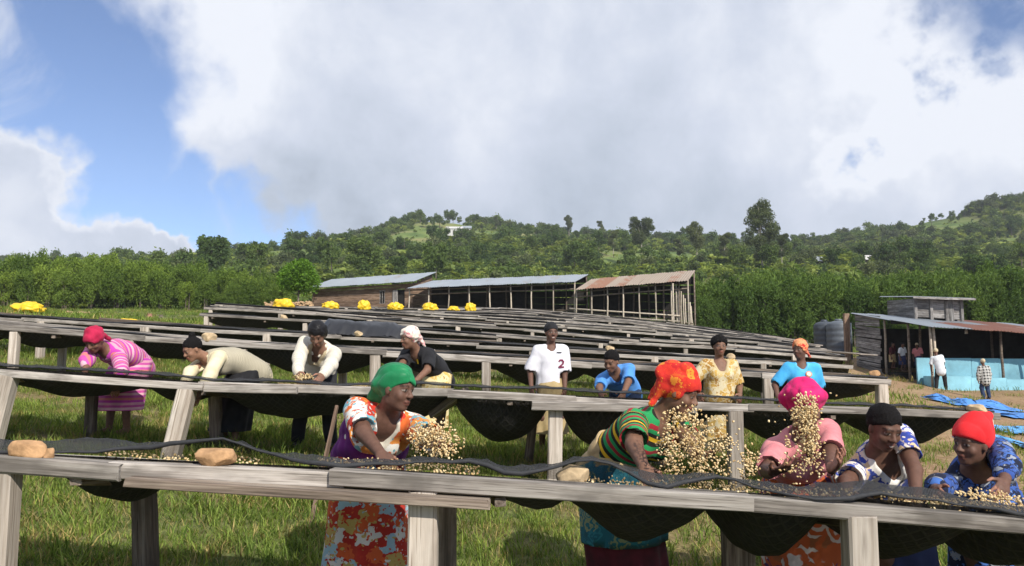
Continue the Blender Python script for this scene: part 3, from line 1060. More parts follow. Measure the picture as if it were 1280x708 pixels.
def make_row(k, Y0, yaw, pxl, pxr, line, bays, posts, rposts, depth=1.05, rear_dz=0.0, joints=None, label='', hem=None, flap=None, rail=(0.10, 0.066), far=False, cap=None):
    r = Row()
    rs = random.Random(900 + k)
    Yat = lambda x: Y0 - yaw * x
    xof = lambda px: (px - 640) / FPX * Y0 / (1 + yaw * (px - 640) / FPX)
    x0, x1 = xof(pxl), xof(pxr)
    if line is not None:
        lx = [xof(p) for p, _ in line]
        lz = [W(p, q, Y0).z for p, q in line]
        ztop = lambda x: float(np.interp(x, lx, lz))
    else:
        gx = np.linspace(x0 - 1, x1 + 1, 60)
        gzz = ground_z(gx, Y0 - yaw * gx) + 0.80
        kk = np.ones(9) / 9
        gzz = np.convolve(np.pad(gzz, 4, mode='edge'), kk, mode='valid')
        ztop = lambda x: float(np.interp(x, gx, gzz))
    r.Yat, r.ztop, r.depth, r.rear = Yat, ztop, depth, rear_dz
    xm = (x0 + x1) / 2
    base = Vector((xm, Yat(xm), gz(xm, Yat(xm))))
    e = empty('drying_bed', base)
    tag(e, label, 'drying bed', 'raised drying beds in rows on the slope')
    r.e, r.base = e, base
    # rails
    for side in (0, 1):
        dy, dz = (0, 0) if side == 0 else (depth, rear_dz)
        if side == 0 and joints:
            js = [xof(p) for p in joints]
        else:
            js = [x0]
            while js[-1] < x1 - 0.6:
                js.append(min(x1, js[-1] + rs.uniform(2.2, 3.8)))
            if x1 - js[-1] > 0.01:
                js[-1] = x1
        for i in range(len(js) - 1):
            a, b = js[i], js[i + 1]
            j1, j2 = rs.uniform(-.014, .014), rs.uniform(-.014, .014)
            jy = rs.uniform(-.012, .012)
            if far:
                j1, j2, jy = rs.uniform(-.05, .04), rs.uniform(-.05, .04), rs.uniform(-.04, .04)
            ov = 0.05 if (i % 2) else -0.004
            th = rail[1] * rs.uniform(.85, 1.12)
            wdd = rail[0] * rs.uniform(.9, 1.25)
            pa = Vector((a - ov, Yat(a) + dy + jy, ztop(a) + dz - th / 2 + j1))
            pb = Vector((b + ov, Yat(b) + dy - jy, ztop(b) + dz - th / 2 + j2))
            if i % 2:
                pa.y += 0.012
                pb.y += 0.012
            plank('rail', pa, pb, wdd, th, M_WOOD if (side == 0 or rs.random() < .5) else M_WOOD_D, e, rs.randrange(10 ** 6), base=base, warp=0.003)
    # legs
    for side, pl in ((0, posts), (1, rposts)):
        for it in pl:
            px, lean, wd, mat = (tuple(it) + (None,) * 4)[:4]
            lean, wd = lean or 0.0, wd or 0.11
            x = xof(px)
            if side:
                x = (px - 640) / FPX * (Y0 + depth)
            y = Yat(x) + (depth if side else 0.0)
            zt = ztop(x) + (rear_dz if side else 0) - rail[1] * 0.92
            xb = x + lean
            zb = gz(xb, y) - 0.12
            plank('leg', (xb, y, zb), (x, y, zt), wd, wd * rs.uniform(.75, .95), mat or M_POST, e, rs.randrange(10 ** 6),
                  up=Vector((0, -1, 0)), base=base, warp=0.004, seg=4)
    # cross bars that carry the net
    xb = x0 + 0.3
    while xb < x1 - 0.2:
        zz = ztop(xb) - rail[1] - 0.020
        plank('cross_bar', (xb, Yat(xb) - 0.03, zz), (xb + rs.uniform(-.1, .1), Yat(xb) + depth + 0.05, zz + rear_dz), 0.045, 0.035, M_WOOD_D, e,
              rs.randrange(10 ** 6), base=base, seg=2)
        xb += rs.uniform(1.1, 1.9) * (1 if k < 5 else 1.7)
    # sagging net
    if bays is None:
        bays, xx = [], x0
        while xx < x1:
            nx = xx + rs.uniform(1.2, 2.4)
            bays.append((xx, nx, rs.uniform(0.06, 0.24)))
            xx = nx
    else:
        bays = [(xof(a), xof(b), d) for a, b, d in bays]

    def sag(x):
        s = 0.03 if k < 2 else 0.20
        for a, b, d in bays:
            if a < x < b:
                s += d * math.sin(math.pi * (x - a) / (b - a)) ** 0.8
        return s
    ns = max(20, int((x1 - x0) / (0.07 if k < 3 else 0.16 if k < 5 else 0.3)))
    nv_ = 13 if k < 3 else 7
    sx = np.linspace(x0 + 0.02, x1 - 0.02, ns)
    V, F = [], []
    for i, x in enumerate(sx):
        s = sag(x)
        for j in range(nv_):
            v = j / (nv_ - 1)
            prof = math.sin(math.pi * v) ** 0.7 if 0 < v < 1 else 0
            wob = 0.010 * math.sin(7.1 * x + 5 * v) + 0.008 * math.sin(17 * x - 9 * v)
            V.append((x - base.x, Yat(x) + 0.012 + (depth - 0.024) * v - base.y, ztop(x) + 0.006 + rear_dz * v - s * prof + wob * prof - base.z))
    for i in range(ns - 1):
        for j in range(nv_ - 1):
            F.append((i * nv_ + j, (i + 1) * nv_ + j, (i + 1) * nv_ + j + 1, i * nv_ + j + 1))
    obj('net', mesh_np('net', V, np.array(F), [M_NET], True), e)
    r.netz = lambda x, v: ztop(x) + rear_dz * v - sag(x) * (math.sin(math.pi * v) ** 0.7 if 0 < v < 1 else 0)
    # loose front edge of the net and its selvage cord
    if hem:
        hx = [xof(p) for p, _ in hem]
        hz = [W(p, q, Y0 - 0.03).z for p, q in hem]
        fx = [xof(p) for p, _ in flap]
        fz = [W(p, q, Y0 + 0.14).z for p, q in flap]
        cz_ = lambda x: float(np.interp(x, hx, hz))
        fz_ = lambda x: float(np.interp(x, fx, fz))
        sm = lambda f, x: sum(f(x + d * 0.03) for d in (-2, -1, 0, 1, 2)) / 5
        V, F, cord = [], [], []
        m_ = 9
        for i, x in enumerate(sx):
            za, zb = sm(fz_, x), sm(cz_, x)
            q_ = max(0.0, min(1.0, (ztop(x) + 0.035 - zb) / 0.045))
            front = 0.075 - 0.139 * q_ * q_ * (3 - 2 * q_)
            for j in range(m_):
                u = j / (m_ - 1)
                u2 = min(1, u * 2)
                if u < .5:
                    yy = Yat(x) + 0.30 - 0.16 * u2
                    zz = (ztop(x) - 0.03) * (1 - u2) + za * u2
                else:
                    u3 = u * 2 - 1
                    yy = Yat(x) + 0.14 * (1 - u3) + front * u3
                    zz = za * (1 - u3) + zb * u3 + 0.012 * math.sin(math.pi * u3)
                wv = min(1, 4 * u, 4 * (1 - u))
                zz += wv * (0.010 * math.sin(23 * x + 8 * u + 3 * math.sin(5 * x)) + 0.006 * math.sin(61 * x - 9 * u))
                yy += wv * 0.012 * math.sin(37 * x + 4 * math.sin(7 * x))
                V.append((x - base.x, yy - base.y, zz - base.z))
            cord.append((x - base.x, Yat(x) + front - base.y, zb - base.z + 0.004 * math.sin(31 * x)))
        # keep the draped edge just outside the rail
        for i in range(ns - 1):
            for j in range(m_ - 1):
                F.append((i * m_ + j, i * m_ + j + 1, (i + 1) * m_ + j + 1, (i + 1) * m_ + j))
        fo = obj('net_edge', mesh_np('net_edge', V, np.array(F), [M_FLAP], True), e)
        mb = MB()
        mb.tube(cord, [0.0075 + 0.003 * math.sin(9 * c[0]) for c in cord] if k == 0 else 0.009, 6)
        obj('selvage_cord', mb.mesh('selvage_cord', M_CORD, True), e)
    else:
        mb = MB()
        sub = sx[::2] if k > 3 else sx
        mb.tube([(x - base.x, Yat(x) + 0.005 - base.y, ztop(x) + 0.012 + 0.012 * math.sin(2.3 * x + k) + 0.008 * math.sin(7 * x) - base.z) for x in sub], 0.016, 5)
        obj('selvage_cord', mb.mesh('selvage_cord', M_CORD, True), e)
    ROWS.append(r)
    return r


HEM1 = [(-330, 548), (-120, 560), (0, 566), (60, 568), (130, 567), (200, 561), (250, 553), (275, 551), (300, 558), (330, 572), (400, 583), (440, 584), (520, 583), (560, 581), (600, 582),
        (646, 600), (698, 587), (734, 579), (760, 577), (786, 599), (816, 611), (847, 612), (873, 602), (899, 600), (930, 608), (950, 617), (985, 621), (1040, 626), (1080, 620),
        (1150, 628), (1220, 637), (1280, 646), (1400, 656)]
FLAP1 = [(-330, 536), (-120, 548), (0, 552), (70, 547), (130, 551), (200, 557), (300, 563), (330, 570), (420, 576), (520, 576), (600, 578), (650, 586), (700, 582), (740, 574), (770, 576), (800, 588), (850, 597),
         (900, 596), (940, 602), (985, 608), (1030, 606), (1060, 601), (1120, 603), (1160, 612), (1220, 622), (1280, 631), (1400, 640)]
r1 = make_row(0, 3.1, 0.0, -330, 1480,
              [(-330, 545), (-120, 559), (0, 567), (330, 583), (500, 590), (600, 597), (800, 612), (1080, 626), (1280, 644), (1400, 654), (1480, 660)],
              [(-90, 40, .05), (40, 135, .16), (135, 420, .02), (420, 600, .03), (600, 725, .09), (725, 912, .20), (925, 1055, .24), (1085, 1250, .22), (1255, 1390, .2)],
              [(-300, 0.0, .115), (15, 0.0, 0.115), (532, 0.0, 0.112), (1062, 0.0, 0.112), (1385, 0, .11)],
              [(188, 0.06, 0.105, M_WOOD_D), (914, 0.0, 0.15, M_WOOD_D), (560, 0, .1, M_WOOD_D), (1275, -0.03, 0.14, M_POST), (-80, 0, .1, M_WOOD_D), (-290, 0, .1, M_WOOD_D)],
              1.0, -0.17, [-330, 168, 420, 930, 1480],
              'drying bed with two tan stones, worked by the woman in the green headscarf', HEM1, FLAP1)
HEM2 = [(-230, 440), (-60, 450), (0, 456), (60, 459), (150, 463), (230, 468), (260, 474), (300, 474), (350, 473), (380, 476), (420, 482), (470, 478), (520, 474), (560, 479), (640, 482), (690, 478), (730, 486),
        (800, 487), (880, 490), (930, 494), (1050, 504), (1130, 505), (1230, 515), (1250, 518)]
HEM2 = [(p, (q + np.interp(p, [-230, -60, 0, 150, 260, 380, 560, 680, 800, 930, 1240], [441, 453, 458, 467, 477, 481, 485, 492, 497, 504, 514])) / 2) for p, q in HEM2]
FLAP2 = [(p, q - 1.5) for p, q in HEM2]
r2 = make_row(1, 6.9, 0.0, -230, 1238,
              [(-230, 443), (-60, 455), (0, 460), (150, 469), (260, 479), (380, 483), (560, 487), (680, 494), (800, 499), (930, 506), (1240, 516)],
              [(-220, -50, .2), (-50, 160, .17), (160, 250, .15), (250, 460, .25), (460, 560, .22), (560, 692, .42), (700, 800, .42), (800, 912, .25), (925, 1080, .30), (1080, 1225, .28)],
              [(-215, 0, .14), (16, -0.15, 0.14), (238, -0.16, 0.145), (694, -0.02, 0.125), (915, 0.0, 0.125), (1222, 0.0, 0.125)],
              [(120, 0.0, 0.1, M_WOOD_D), (272, .05, .11, M_WOOD_D), (555, -.1, .09, M_WOOD_D), (668, -.08, .09, M_WOOD_D), (820, 0, .1, M_WOOD_D), (1120, 0, .1, M_WOOD_D)],
              1.0, -0.10, [-230, 260, 560, 720, 930, 1238],
              'drying bed with leaning pale legs, worked by the woman in the white blouse', HEM2, FLAP2)
r3 = make_row(2, 10.6, 0.0, -160, 1108,
              [(-160, 394), (-100, 399), (0, 407), (60, 411), (200, 421), (300, 430), (465, 437), (600, 444), (780, 455), (958, 466), (1110, 474)],
              None, [(-140, 0, .1), (20, 0.0), (165, 0, .1), (303, 0, .14), (470, .0, .14), (608, 0, .12), (780, 0, .1), (957, 0, .125), (1098, 0, .14)],
              [(80, 0, .1), (430, 0, .12), (520, 0, .13), (700, 0, .1), (880, 0, .12), (990, 0, .1)], 1.15, 0.05, None,
              'drying bed with a small tan stone on its end post', None, None, (0.11, 0.085))
LBL = ['drying bed with the folded black tarpaulin lying on it', 'drying bed just above the one with the black tarpaulin',
       'second drying bed above the black tarpaulin', 'third drying bed above the black tarpaulin', 'sixth drying bed down from the rusty roofed shed', 'fifth drying bed down from the rusty roofed shed',
       'fourth drying bed down from the rusty roofed shed', 'third drying bed down from the rusty roofed shed, yellow sacks on it',
       'second drying bed down from the rusty roofed shed', 'drying bed nearest the rusty roofed shed']
FARR = [(14.3, .01, -120, 1062), (18.0, .03, 250, 1056), (21.6, .05, 255, 1046), (25.2, .07, 268, 1038), (28.9, .09, 262, 1030), (32.5, .11, 270, 1022), (36.0, .13, 330, 1014), (39.4, .15, 265, 1008), (42.4, .16, 330, 1003), (45.0, .17, 560, 1000)]
for i, (Y0, yaw, a, b) in enumerate(FARR):
    line = [(-120, 385), (-60, 390), (0, 394), (60, 398), (640, 431), (1062, 458)] if i == 0 else None
    ps, q = [], a + 8
    rs = random.Random(i)
    while q < b:
        ps.append((q, 0, rs.choice([.10, .13, .16])))
        q += rs.uniform(1.9, 2.6) * FPX / Y0
    make_row(3 + i, Y0, yaw, a, b, line, None, ps, [(p[0] + 10, 0, .1) for p in ps[::2]], 1.15, 0.06, None, LBL[i], None, None, (0.10, 0.065), True)

# second board nailed under the front rail of the nearest bed
_u = r1
plank('under_board', W(166, 601.5, 3.05), W(611, 628.5, 3.05), 0.12, 0.034, M_WOOD_D, r1.e, 77, base=r1.base, warp=0.001)
plank('under_board', W(665, 507, 6.82), W(870, 512, 6.82), 0.10, 0.075, M_WOOD, r2.e, 78, base=r2.base, warp=0.001)
plank('under_board', W(258, 486, 6.82), W(372, 488, 6.82), 0.10, 0.060, M_WOOD, r2.e, 79, base=r2.base, warp=0.001)
plank('diagonal_brace', W(540, 519, 7.3), W(583, 489, 7.0), 0.08, 0.07, M_WOOD_D, r2.e, 81, base=r2.base)
# the loose end of net at the end post of the third bed, and the slack net under it
stk = plank('leaning_stick', (XAT(394, 5.6), 5.6, gz(XAT(396, 5.6), 5.6) - 0.02), W(421, 508, 6.80), 0.030, 0.028, M_CABIN, None, 82, warp=0.01)
tag(stk, 'bare wooden stick leaning against a bed beside the woman in the green headscarf', 'stick')
# odd boards lying on the far beds
rs = random.Random(44)
for i in range(26):
    k = rs.randrange(4, 12)
    rw = ROWS[k]
    Y0 = FARR[k - 3][0]
    px = rs.uniform(FARR[k - 3][2] + 20, FARR[k - 3][3] - 60)
    x = XAT(px, Y0)
    L = rs.uniform(1.2, 3.0)
    y = rw.Yat(x) + rs.uniform(0.0, 0.5)
    z0, z1 = rw.ztop(x) + 0.045, rw.ztop(x + L) + 0.045 + rs.uniform(-.02, .10)
    o = plank('loose_board', (x, y, z0), (x + L, y + rs.uniform(-.2, .3), z1), 0.14, 0.035, M_WOOD, None, 500 + i)
    tag(o, 'loose grey board lying along a far drying bed', 'board', 'loose boards lying on the far beds')


# stones and sacks ------------------------------------------------------
def stone_mesh(name, size, seed, mat, cuts=14):
    """a broken stone: a boxy ball cut by flat faces, with a grainy skin, resting on z = 0"""
    rg = np.random.default_rng(seed)
    bm = bmesh.new()
    bmesh.ops.create_icosphere(bm, subdivisions=4, radius=1.0)
    Vv = np.array([v.co[:] for v in bm.verts])
    Vv = Vv / (np.abs(Vv) ** 3.2).sum(1, keepdims=True) ** (1 / 3.2)
    for c in range(cuts):
        n_ = nrm0(rg.normal(size=3))
        off_ = rg.uniform(.70, .98)
        d_ = Vv @ n_ - off_
        Vv -= np.where(d_ > 0, d_, 0)[:, None] * n_ * 0.92
    nz_ = sum(np.sin(Vv @ (rg.normal(size=3) * f) + rg.uniform(0, 6)) / f for f in (5, 7, 11, 15, 22, 30))
    Vv *= (1 + 0.09 * nz_)[:, None]
    Vv *= np.array(size) * 0.5
    Vv[:, 2] = np.maximum(Vv[:, 2], -size[2] * .40)
    Vv[:, 2] -= Vv[:, 2].min()
    for v, p in zip(bm.verts, Vv):
        v.co = p
    me = bpy.data.meshes.new(name)
    bm.to_mesh(me)
    bm.free()
    me.materials.append(mat)
    me.polygons.foreach_set('use_smooth', [True] * len(me.polygons))
    me.update()
    return me


def nrm0(v):
    return v / np.linalg.norm(v)


def stone(px, py, Y, wpx, hpx, label, seed, mat=None, dep=0.8, rz=0.0, group=None):
    p = W(px, py, Y)
    wd, hh = wpx / FPX * Y, hpx / FPX * Y
    me = stone_mesh('stone', (wd * 1.12, wd * dep, hh * 1.1), seed, mat or M_STONE)
    return tag(obj('stone', me, None, p - Vector((0, 0, 0.012)), (0, 0, rz)), label, 'stone', group)


stone(36, 569, 3.08, 42, 23, 'long blocky tan stone on a bed rail', 3, M_STONE, 0.5)
stone(60, 571, 3.08, 12, 16, 'small tan stone touching the long blocky stone', 4, M_STONE)
stone(269, 581, 3.10, 44, 26, 'rounded tan stone under the edge of the black net', 8, M_STONE, 0.6)
stone(716, 602, 3.22, 36, 25, 'pale square stone block under the net beside the woman in the striped shirt', 6, M_STONE2, 0.7)
stone(1221, 516, 6.9, 20, 12, 'pale lumpy stone on the bed end before the blue tarpaulins', 9, M_STONE2)
stone(1093, 472, 10.65, 12, 10, 'small tan stone on the end of a bed behind the sky blue top', 10, M_STONE)
r4 = ROWS[3]
def on_row(k, px):
    Y0 = 10.6 if k == 2 else FARR[k - 3][0]
    x = XAT(px, Y0)
    y = ROWS[k].Yat(x) + 0.02
    return Vector((x, y, ROWS[k].ztop(x)))
def row_stone(k, px, wd, label, seed):
    p = on_row(k, px)
    me = stone_mesh('stone', (wd, wd * .8, wd * .7), seed, M_STONE2)
    tag(obj('stone', me, None, p - Vector((0, 0, .01))), label, 'stone')
row_stone(2, 262, 0.20, 'tan stone on a bed above the woman with the hair bun', 12)
row_stone(3, 448, 0.17, 'round pale stone on a bed beside the folded black tarpaulin', 13)
row_stone(3, 762, 0.17, 'tan stone on a bed behind the boy in blue', 14)
row_stone(3, 912, 0.17, 'tan stone on a bed beside the woman in the gold print blouse', 15)
row_stone(4, 352, 0.2, 'grey tan stone on a bed behind the woman in the white blouse', 16)


# beans spread on the beds
def bed_beans(rw, px0, px1, Y0, v0, v1, n, seed, label, lift=0.012, size=0.0075):
    rg = np.random.default_rng(seed)
    P = []
    for i in range(n):
        v = rg.uniform(v0, v1)
        Y = Y0 + v * rw.depth
        x = XAT(rg.uniform(px0, px1), Y)
        P.append((x, Y, max(rw.netz(x, v) + lift, rw.ztop(x) - .012) + rg.uniform(0, .016)))
    tag(obj('coffee_beans', bean_mesh('coffee_beans', P, size, seed)), label, 'coffee beans', None, 'stuff')


bed_beans(r1, 140, 330, 3.1, 0.03, 0.25, 160, 31, 'thin scatter of pale coffee beans between the two tan stones')
bed_beans(r1, 400, 600, 3.1, 0.03, 0.35, 330, 32, 'pale coffee beans on the net before the woman in the green headscarf')
bed_beans(r1, 730, 940, 3.1, 0.02, 0.30, 300, 33, 'pale coffee beans on the net before the woman in the orange headscarf')
bed_beans(r1, 940, 1060, 3.1, 0.02, 0.30, 160, 34, 'pale coffee beans on the net before the pink polo shirt')
bed_beans(r1, 1090, 1290, 3.1, 0.02, 0.30, 500, 35, 'pale coffee beans on the net before the red woollen hat')
bed_beans(r2, 350, 420, 6.9, 0.05, 0.5, 900, 36, 'pale coffee beans under the hands of the woman in the white blouse', 0.02, 0.008)
bed_beans(r2, 440, 470, 6.9, 0.05, 0.5, 300, 37, 'pale coffee beans on the bed behind the green headscarf', 0.02, 0.008)

M_YEL = plain_mat('yellow_plastic', (0.72, 0.47, 0.02), 0.45, 0.4, 0.18, 5, 0.3)


def crumple(name, size, seed, mat, amp=0.16, n=26):
    """a heaped, creased sheet or sack, flat below"""
    V, F = [], []
    rg = np.random.default_rng(seed)
    dirs = rg.normal(size=(14, 3))
    dirs /= np.linalg.norm(dirs, axis=1, keepdims=True)
    ph = rg.uniform(0, 6.28, 14)
    fr = rg.uniform(3, 10, 14)
    for i in range(n + 1):
        th = math.pi * i / n
        for j in range(2 * n):
            a = math.pi * j / n
            u = np.array([math.sin(th) * math.cos(a), math.sin(th) * math.sin(a), math.cos(th)])
            fold = sum(abs(math.sin(fr[k] * (dirs[k] @ u) + ph[k])) / fr[k] for k in range(14))
            r = 1 + amp * (fold - 1.6)
            p = u * r * np.array(size) * 0.5
            if p[2] < -size[2] * .28:
                p[2] = -size[2] * .28 + (p[2] + size[2] * .28) * 0.08
            V.append(p)
    V = np.array(V)
    V[:, 2] -= V[:, 2].min()
    for i in range(n):
        for j in range(2 * n):
            j2 = (j + 1) % (2 * n)
            F.append((i * 2 * n + j, (i + 1) * 2 * n + j, (i + 1) * 2 * n + j2, i * 2 * n + j2))
    return mesh_np(name, V, np.array(F), [mat], True)


def sack(px, py, Y, wpx, hpx, label, seed, z=None, tail=False):
    p = W(px, py, Y)
    if z is not None:
        p.z = z
    wd, hh = wpx / FPX * Y, hpx / FPX * Y
    o = obj('yellow_sack', crumple('yellow_sack', (wd * .95, wd * .7, hh * 1.15), seed, M_YEL, 0.42), None, p - Vector((0, 0, .03)), (0, 0, seed))
    o.rotation_euler = (0, 0, (seed % 5) * 0.12)
    return tag(o, label, 'sack', 'yellow sacks laid over the far beds')


SK = [(337, 26, 15, 'yellow sack heaped on a bed beside the stacked firewood'), (402, 24, 13, 'yellow sack on a bed in front of the cabin end'), (447, 18, 15, 'tall yellow sack on a bed before the cabin window'),
      (489, 24, 13, 'yellow sack with a hanging tail before the cabin doorway'), (534, 21, 12, 'yellow sack on a bed before the corner of the grey roofed shed'), (565, 16, 8, 'flat yellow sack on a bed before the grey roofed shed'), (587, 15, 13, 'pointed yellow sack on a bed before the grey roofed shed')]
for i, (px, a, b, lab) in enumerate(SK):
    p = on_row(10, px)
    o = sack(px, 380, 39.4, a, b, lab, 21 + i, p.z + 0.02)
    o.location.x, o.location.y = p.x, p.y + 0.45
for i, (px, a, b, lab, Y) in enumerate([(33, 40, 15, 'large yellow sack lying in the grass before the hedge', 25.0), (158, 34, 8, 'flat yellow sheet lying on the grass beside the firewood heap', 23.0)]):
    x = XAT(px, Y)
    o = sack(px, 390, Y, a, b, lab, 41 + i, gz(x, Y))
    o.location.x, o.location.z = x, (gz(x, Y) if Y > 20 else max(gz(x, Y), 0))
M_TARP = plain_mat('black_tarpaulin', (0.022, 0.023, 0.027), 0.42, 0.4, 0.3, 4, 0.4)
p = on_row(3, 455)
V, F = [], []
nn = 90
for i in range(nn):
    for j in range(10):
        u, v = i / (nn - 1), j / 9
        hh = 0.30 * math.sin(math.pi * min(1, max(0.0, v))) ** .5 * (0.72 + 0.28 * math.sin(3 * u + .6)) * min(1, 9 * u + .2, 9 * (1 - u) + .2)
        V.append((-0.95 + 1.9 * u + 0.06 * math.sin(9 * v), -0.06 + 0.9 * v, hh * (1 + 0.10 * math.sin(7 * u + 4 * v)) + 0.05 * (float(vnoise(np.array([u * 16 + 2 * v]), np.array([v * 3.0]), 8)[0]) - .5) + 0.03 * (float(vnoise(np.array([u * 37 - 5 * v]), np.array([v * 5.0]), 9)[0]) - .5)))
for i in range(nn - 1):
    for j in range(9):
        F.append((i * 10 + j, (i + 1) * 10 + j, (i + 1) * 10 + j + 1, i * 10 + j + 1))
o = obj('folded_tarpaulin', mesh_np('folded_tarpaulin', V, np.array(F), [M_TARP], True), None, p + Vector((0.05, 0.02, 0.012)), (0, 0.055, 0))
tag(o, 'folded black tarpaulin heaped on a drying bed', 'tarpaulin')

# ------------------------------------------------------------------ sheds, cabin and building
def roof_mat(name, c0, c1, rust, amount):
    m, t, out = new_mat(name)
    tcn = t.n('ShaderNodeTexCoord')
    oi = t.n('ShaderNodeObjectInfo')
    o3 = t.vmath('SCALE', (11.0, 5.0, 3.0))
    t.link(oi.outputs['Random'], o3.inputs['Scale'])
    b = t.vmath('ADD', tcn.outputs['Object'], o3.outputs[0]).outputs[0]
    n1_ = t.noise(t.vmath('MULTIPLY', b, (3, .6, 1)).outputs[0], 1.0, 5, 0.6)
    n2_ = t.noise(b, 0.5, 4, 0.6)
    col = t.mix(n2_.outputs['Fac'], c0, c1)
    rr = t.ss(t.math('ADD', t.math('MULTIPLY', n1_.outputs['Fac'], .6), t.math('MULTIPLY', oi.outputs['Random'], .4)), 0.75 - amount, 0.95 - amount)
    col = t.mix(rr, col, rust)
    bsdf(t, out, col, 0.55, 0.4, n1_.outputs['Fac'], 0.2, 0.01, 0.15)
    return m


M_TIN = roof_mat('grey_tin', (0.22, 0.25, 0.28), (0.33, 0.36, 0.39), (0.26, 0.23, 0.20), 0.15)
M_RUST = roof_mat('rusty_tin', (0.30, 0.23, 0.17), (0.38, 0.31, 0.24), (0.28, 0.13, 0.07), 0.28)
M_RUST2 = roof_mat('red_rusty_tin', (0.30, 0.15, 0.10), (0.38, 0.26, 0.20), (0.22, 0.09, 0.055), 0.45)
M_BLUE = plain_mat('sky_blue_paint', (0.19, 0.39, 0.47), 0.7, 0.25, 0.32, 1.1, 0.15)
M_BLUE2 = plain_mat('bright_blue_paint', (0.23, 0.48, 0.58), 0.7, 0.25, 0.28, 1.1, 0.15)
M_DARK = plain_mat('painted_inside_shade', (0.03, 0.028, 0.026), 0.9, 0.1, 0.4, 2.0, 0.2)  # near-black colour stands in for the shade inside buildings and openings
M_WHITEW = wood_mat('whitewashed_board', (0.11, 0.10, 0.09), (0.29, 0.27, 0.255), (0.46, 0.44, 0.42), 0.8, 0.5)
M_SLAB = wood_mat('slab_board', (0.09, 0.085, 0.08), (0.22, 0.21, 0.20), (0.42, 0.41, 0.40), 0.5, 0.5)


def roof_sheet(name, a, b, c, d, mat, parent, base, amp=0.018, per=0.14):
    """corrugated sheet: a-b along the eave, d-c along the top edge"""
    a, b, c, d = (Vector(p) - Vector(base) for p in (a, b, c, d))
    n = max(4, int((b - a).length / per) * 2)
    V, F = [], []
    nrm = (b - a).cross(d - a).normalized()
    for i in range(n + 1):
        u = i / n
        h = nrm * (amp if i % 2 else -amp)
        for q, (s, e_) in enumerate(((a, b), (d, c))):
            p = s.lerp(e_, u) + h
            V.append(p)
    m_ = len(V)
    V += [v - nrm * 0.012 for v in V]
    for i in range(n):
        F.append((2 * i, 2 * i + 2, 2 * i + 3, 2 * i + 1))
        F.append((m_ + 2 * i, m_ + 2 * i + 1, m_ + 2 * i + 3, m_ + 2 * i + 2))
        F.append((2 * i, m_ + 2 * i, m_ + 2 * i + 2, 2 * i + 2))
    return obj(name, mesh_np(name, [tuple(v) for v in V], np.array(F), [mat]), parent)


def pole(name, a, b, r, mat, parent, base, seed=0):
    rr = random.Random(seed)
    a, b = Vector(a) - Vector(base), Vector(b) - Vector(base)
    mb = MB()
    pts = [a.lerp(b, t) + Vector((rr.uniform(-1, 1), rr.uniform(-1, 1), 0)) * r * (0.5 if 0 < t < 1 else 0) for t in (0, .33, .66, 1)]
    mb.tube(pts, [r * 1.1, r, r * .95, r * .85], 7)
    return obj(name, mb.mesh(name, mat, True), parent)


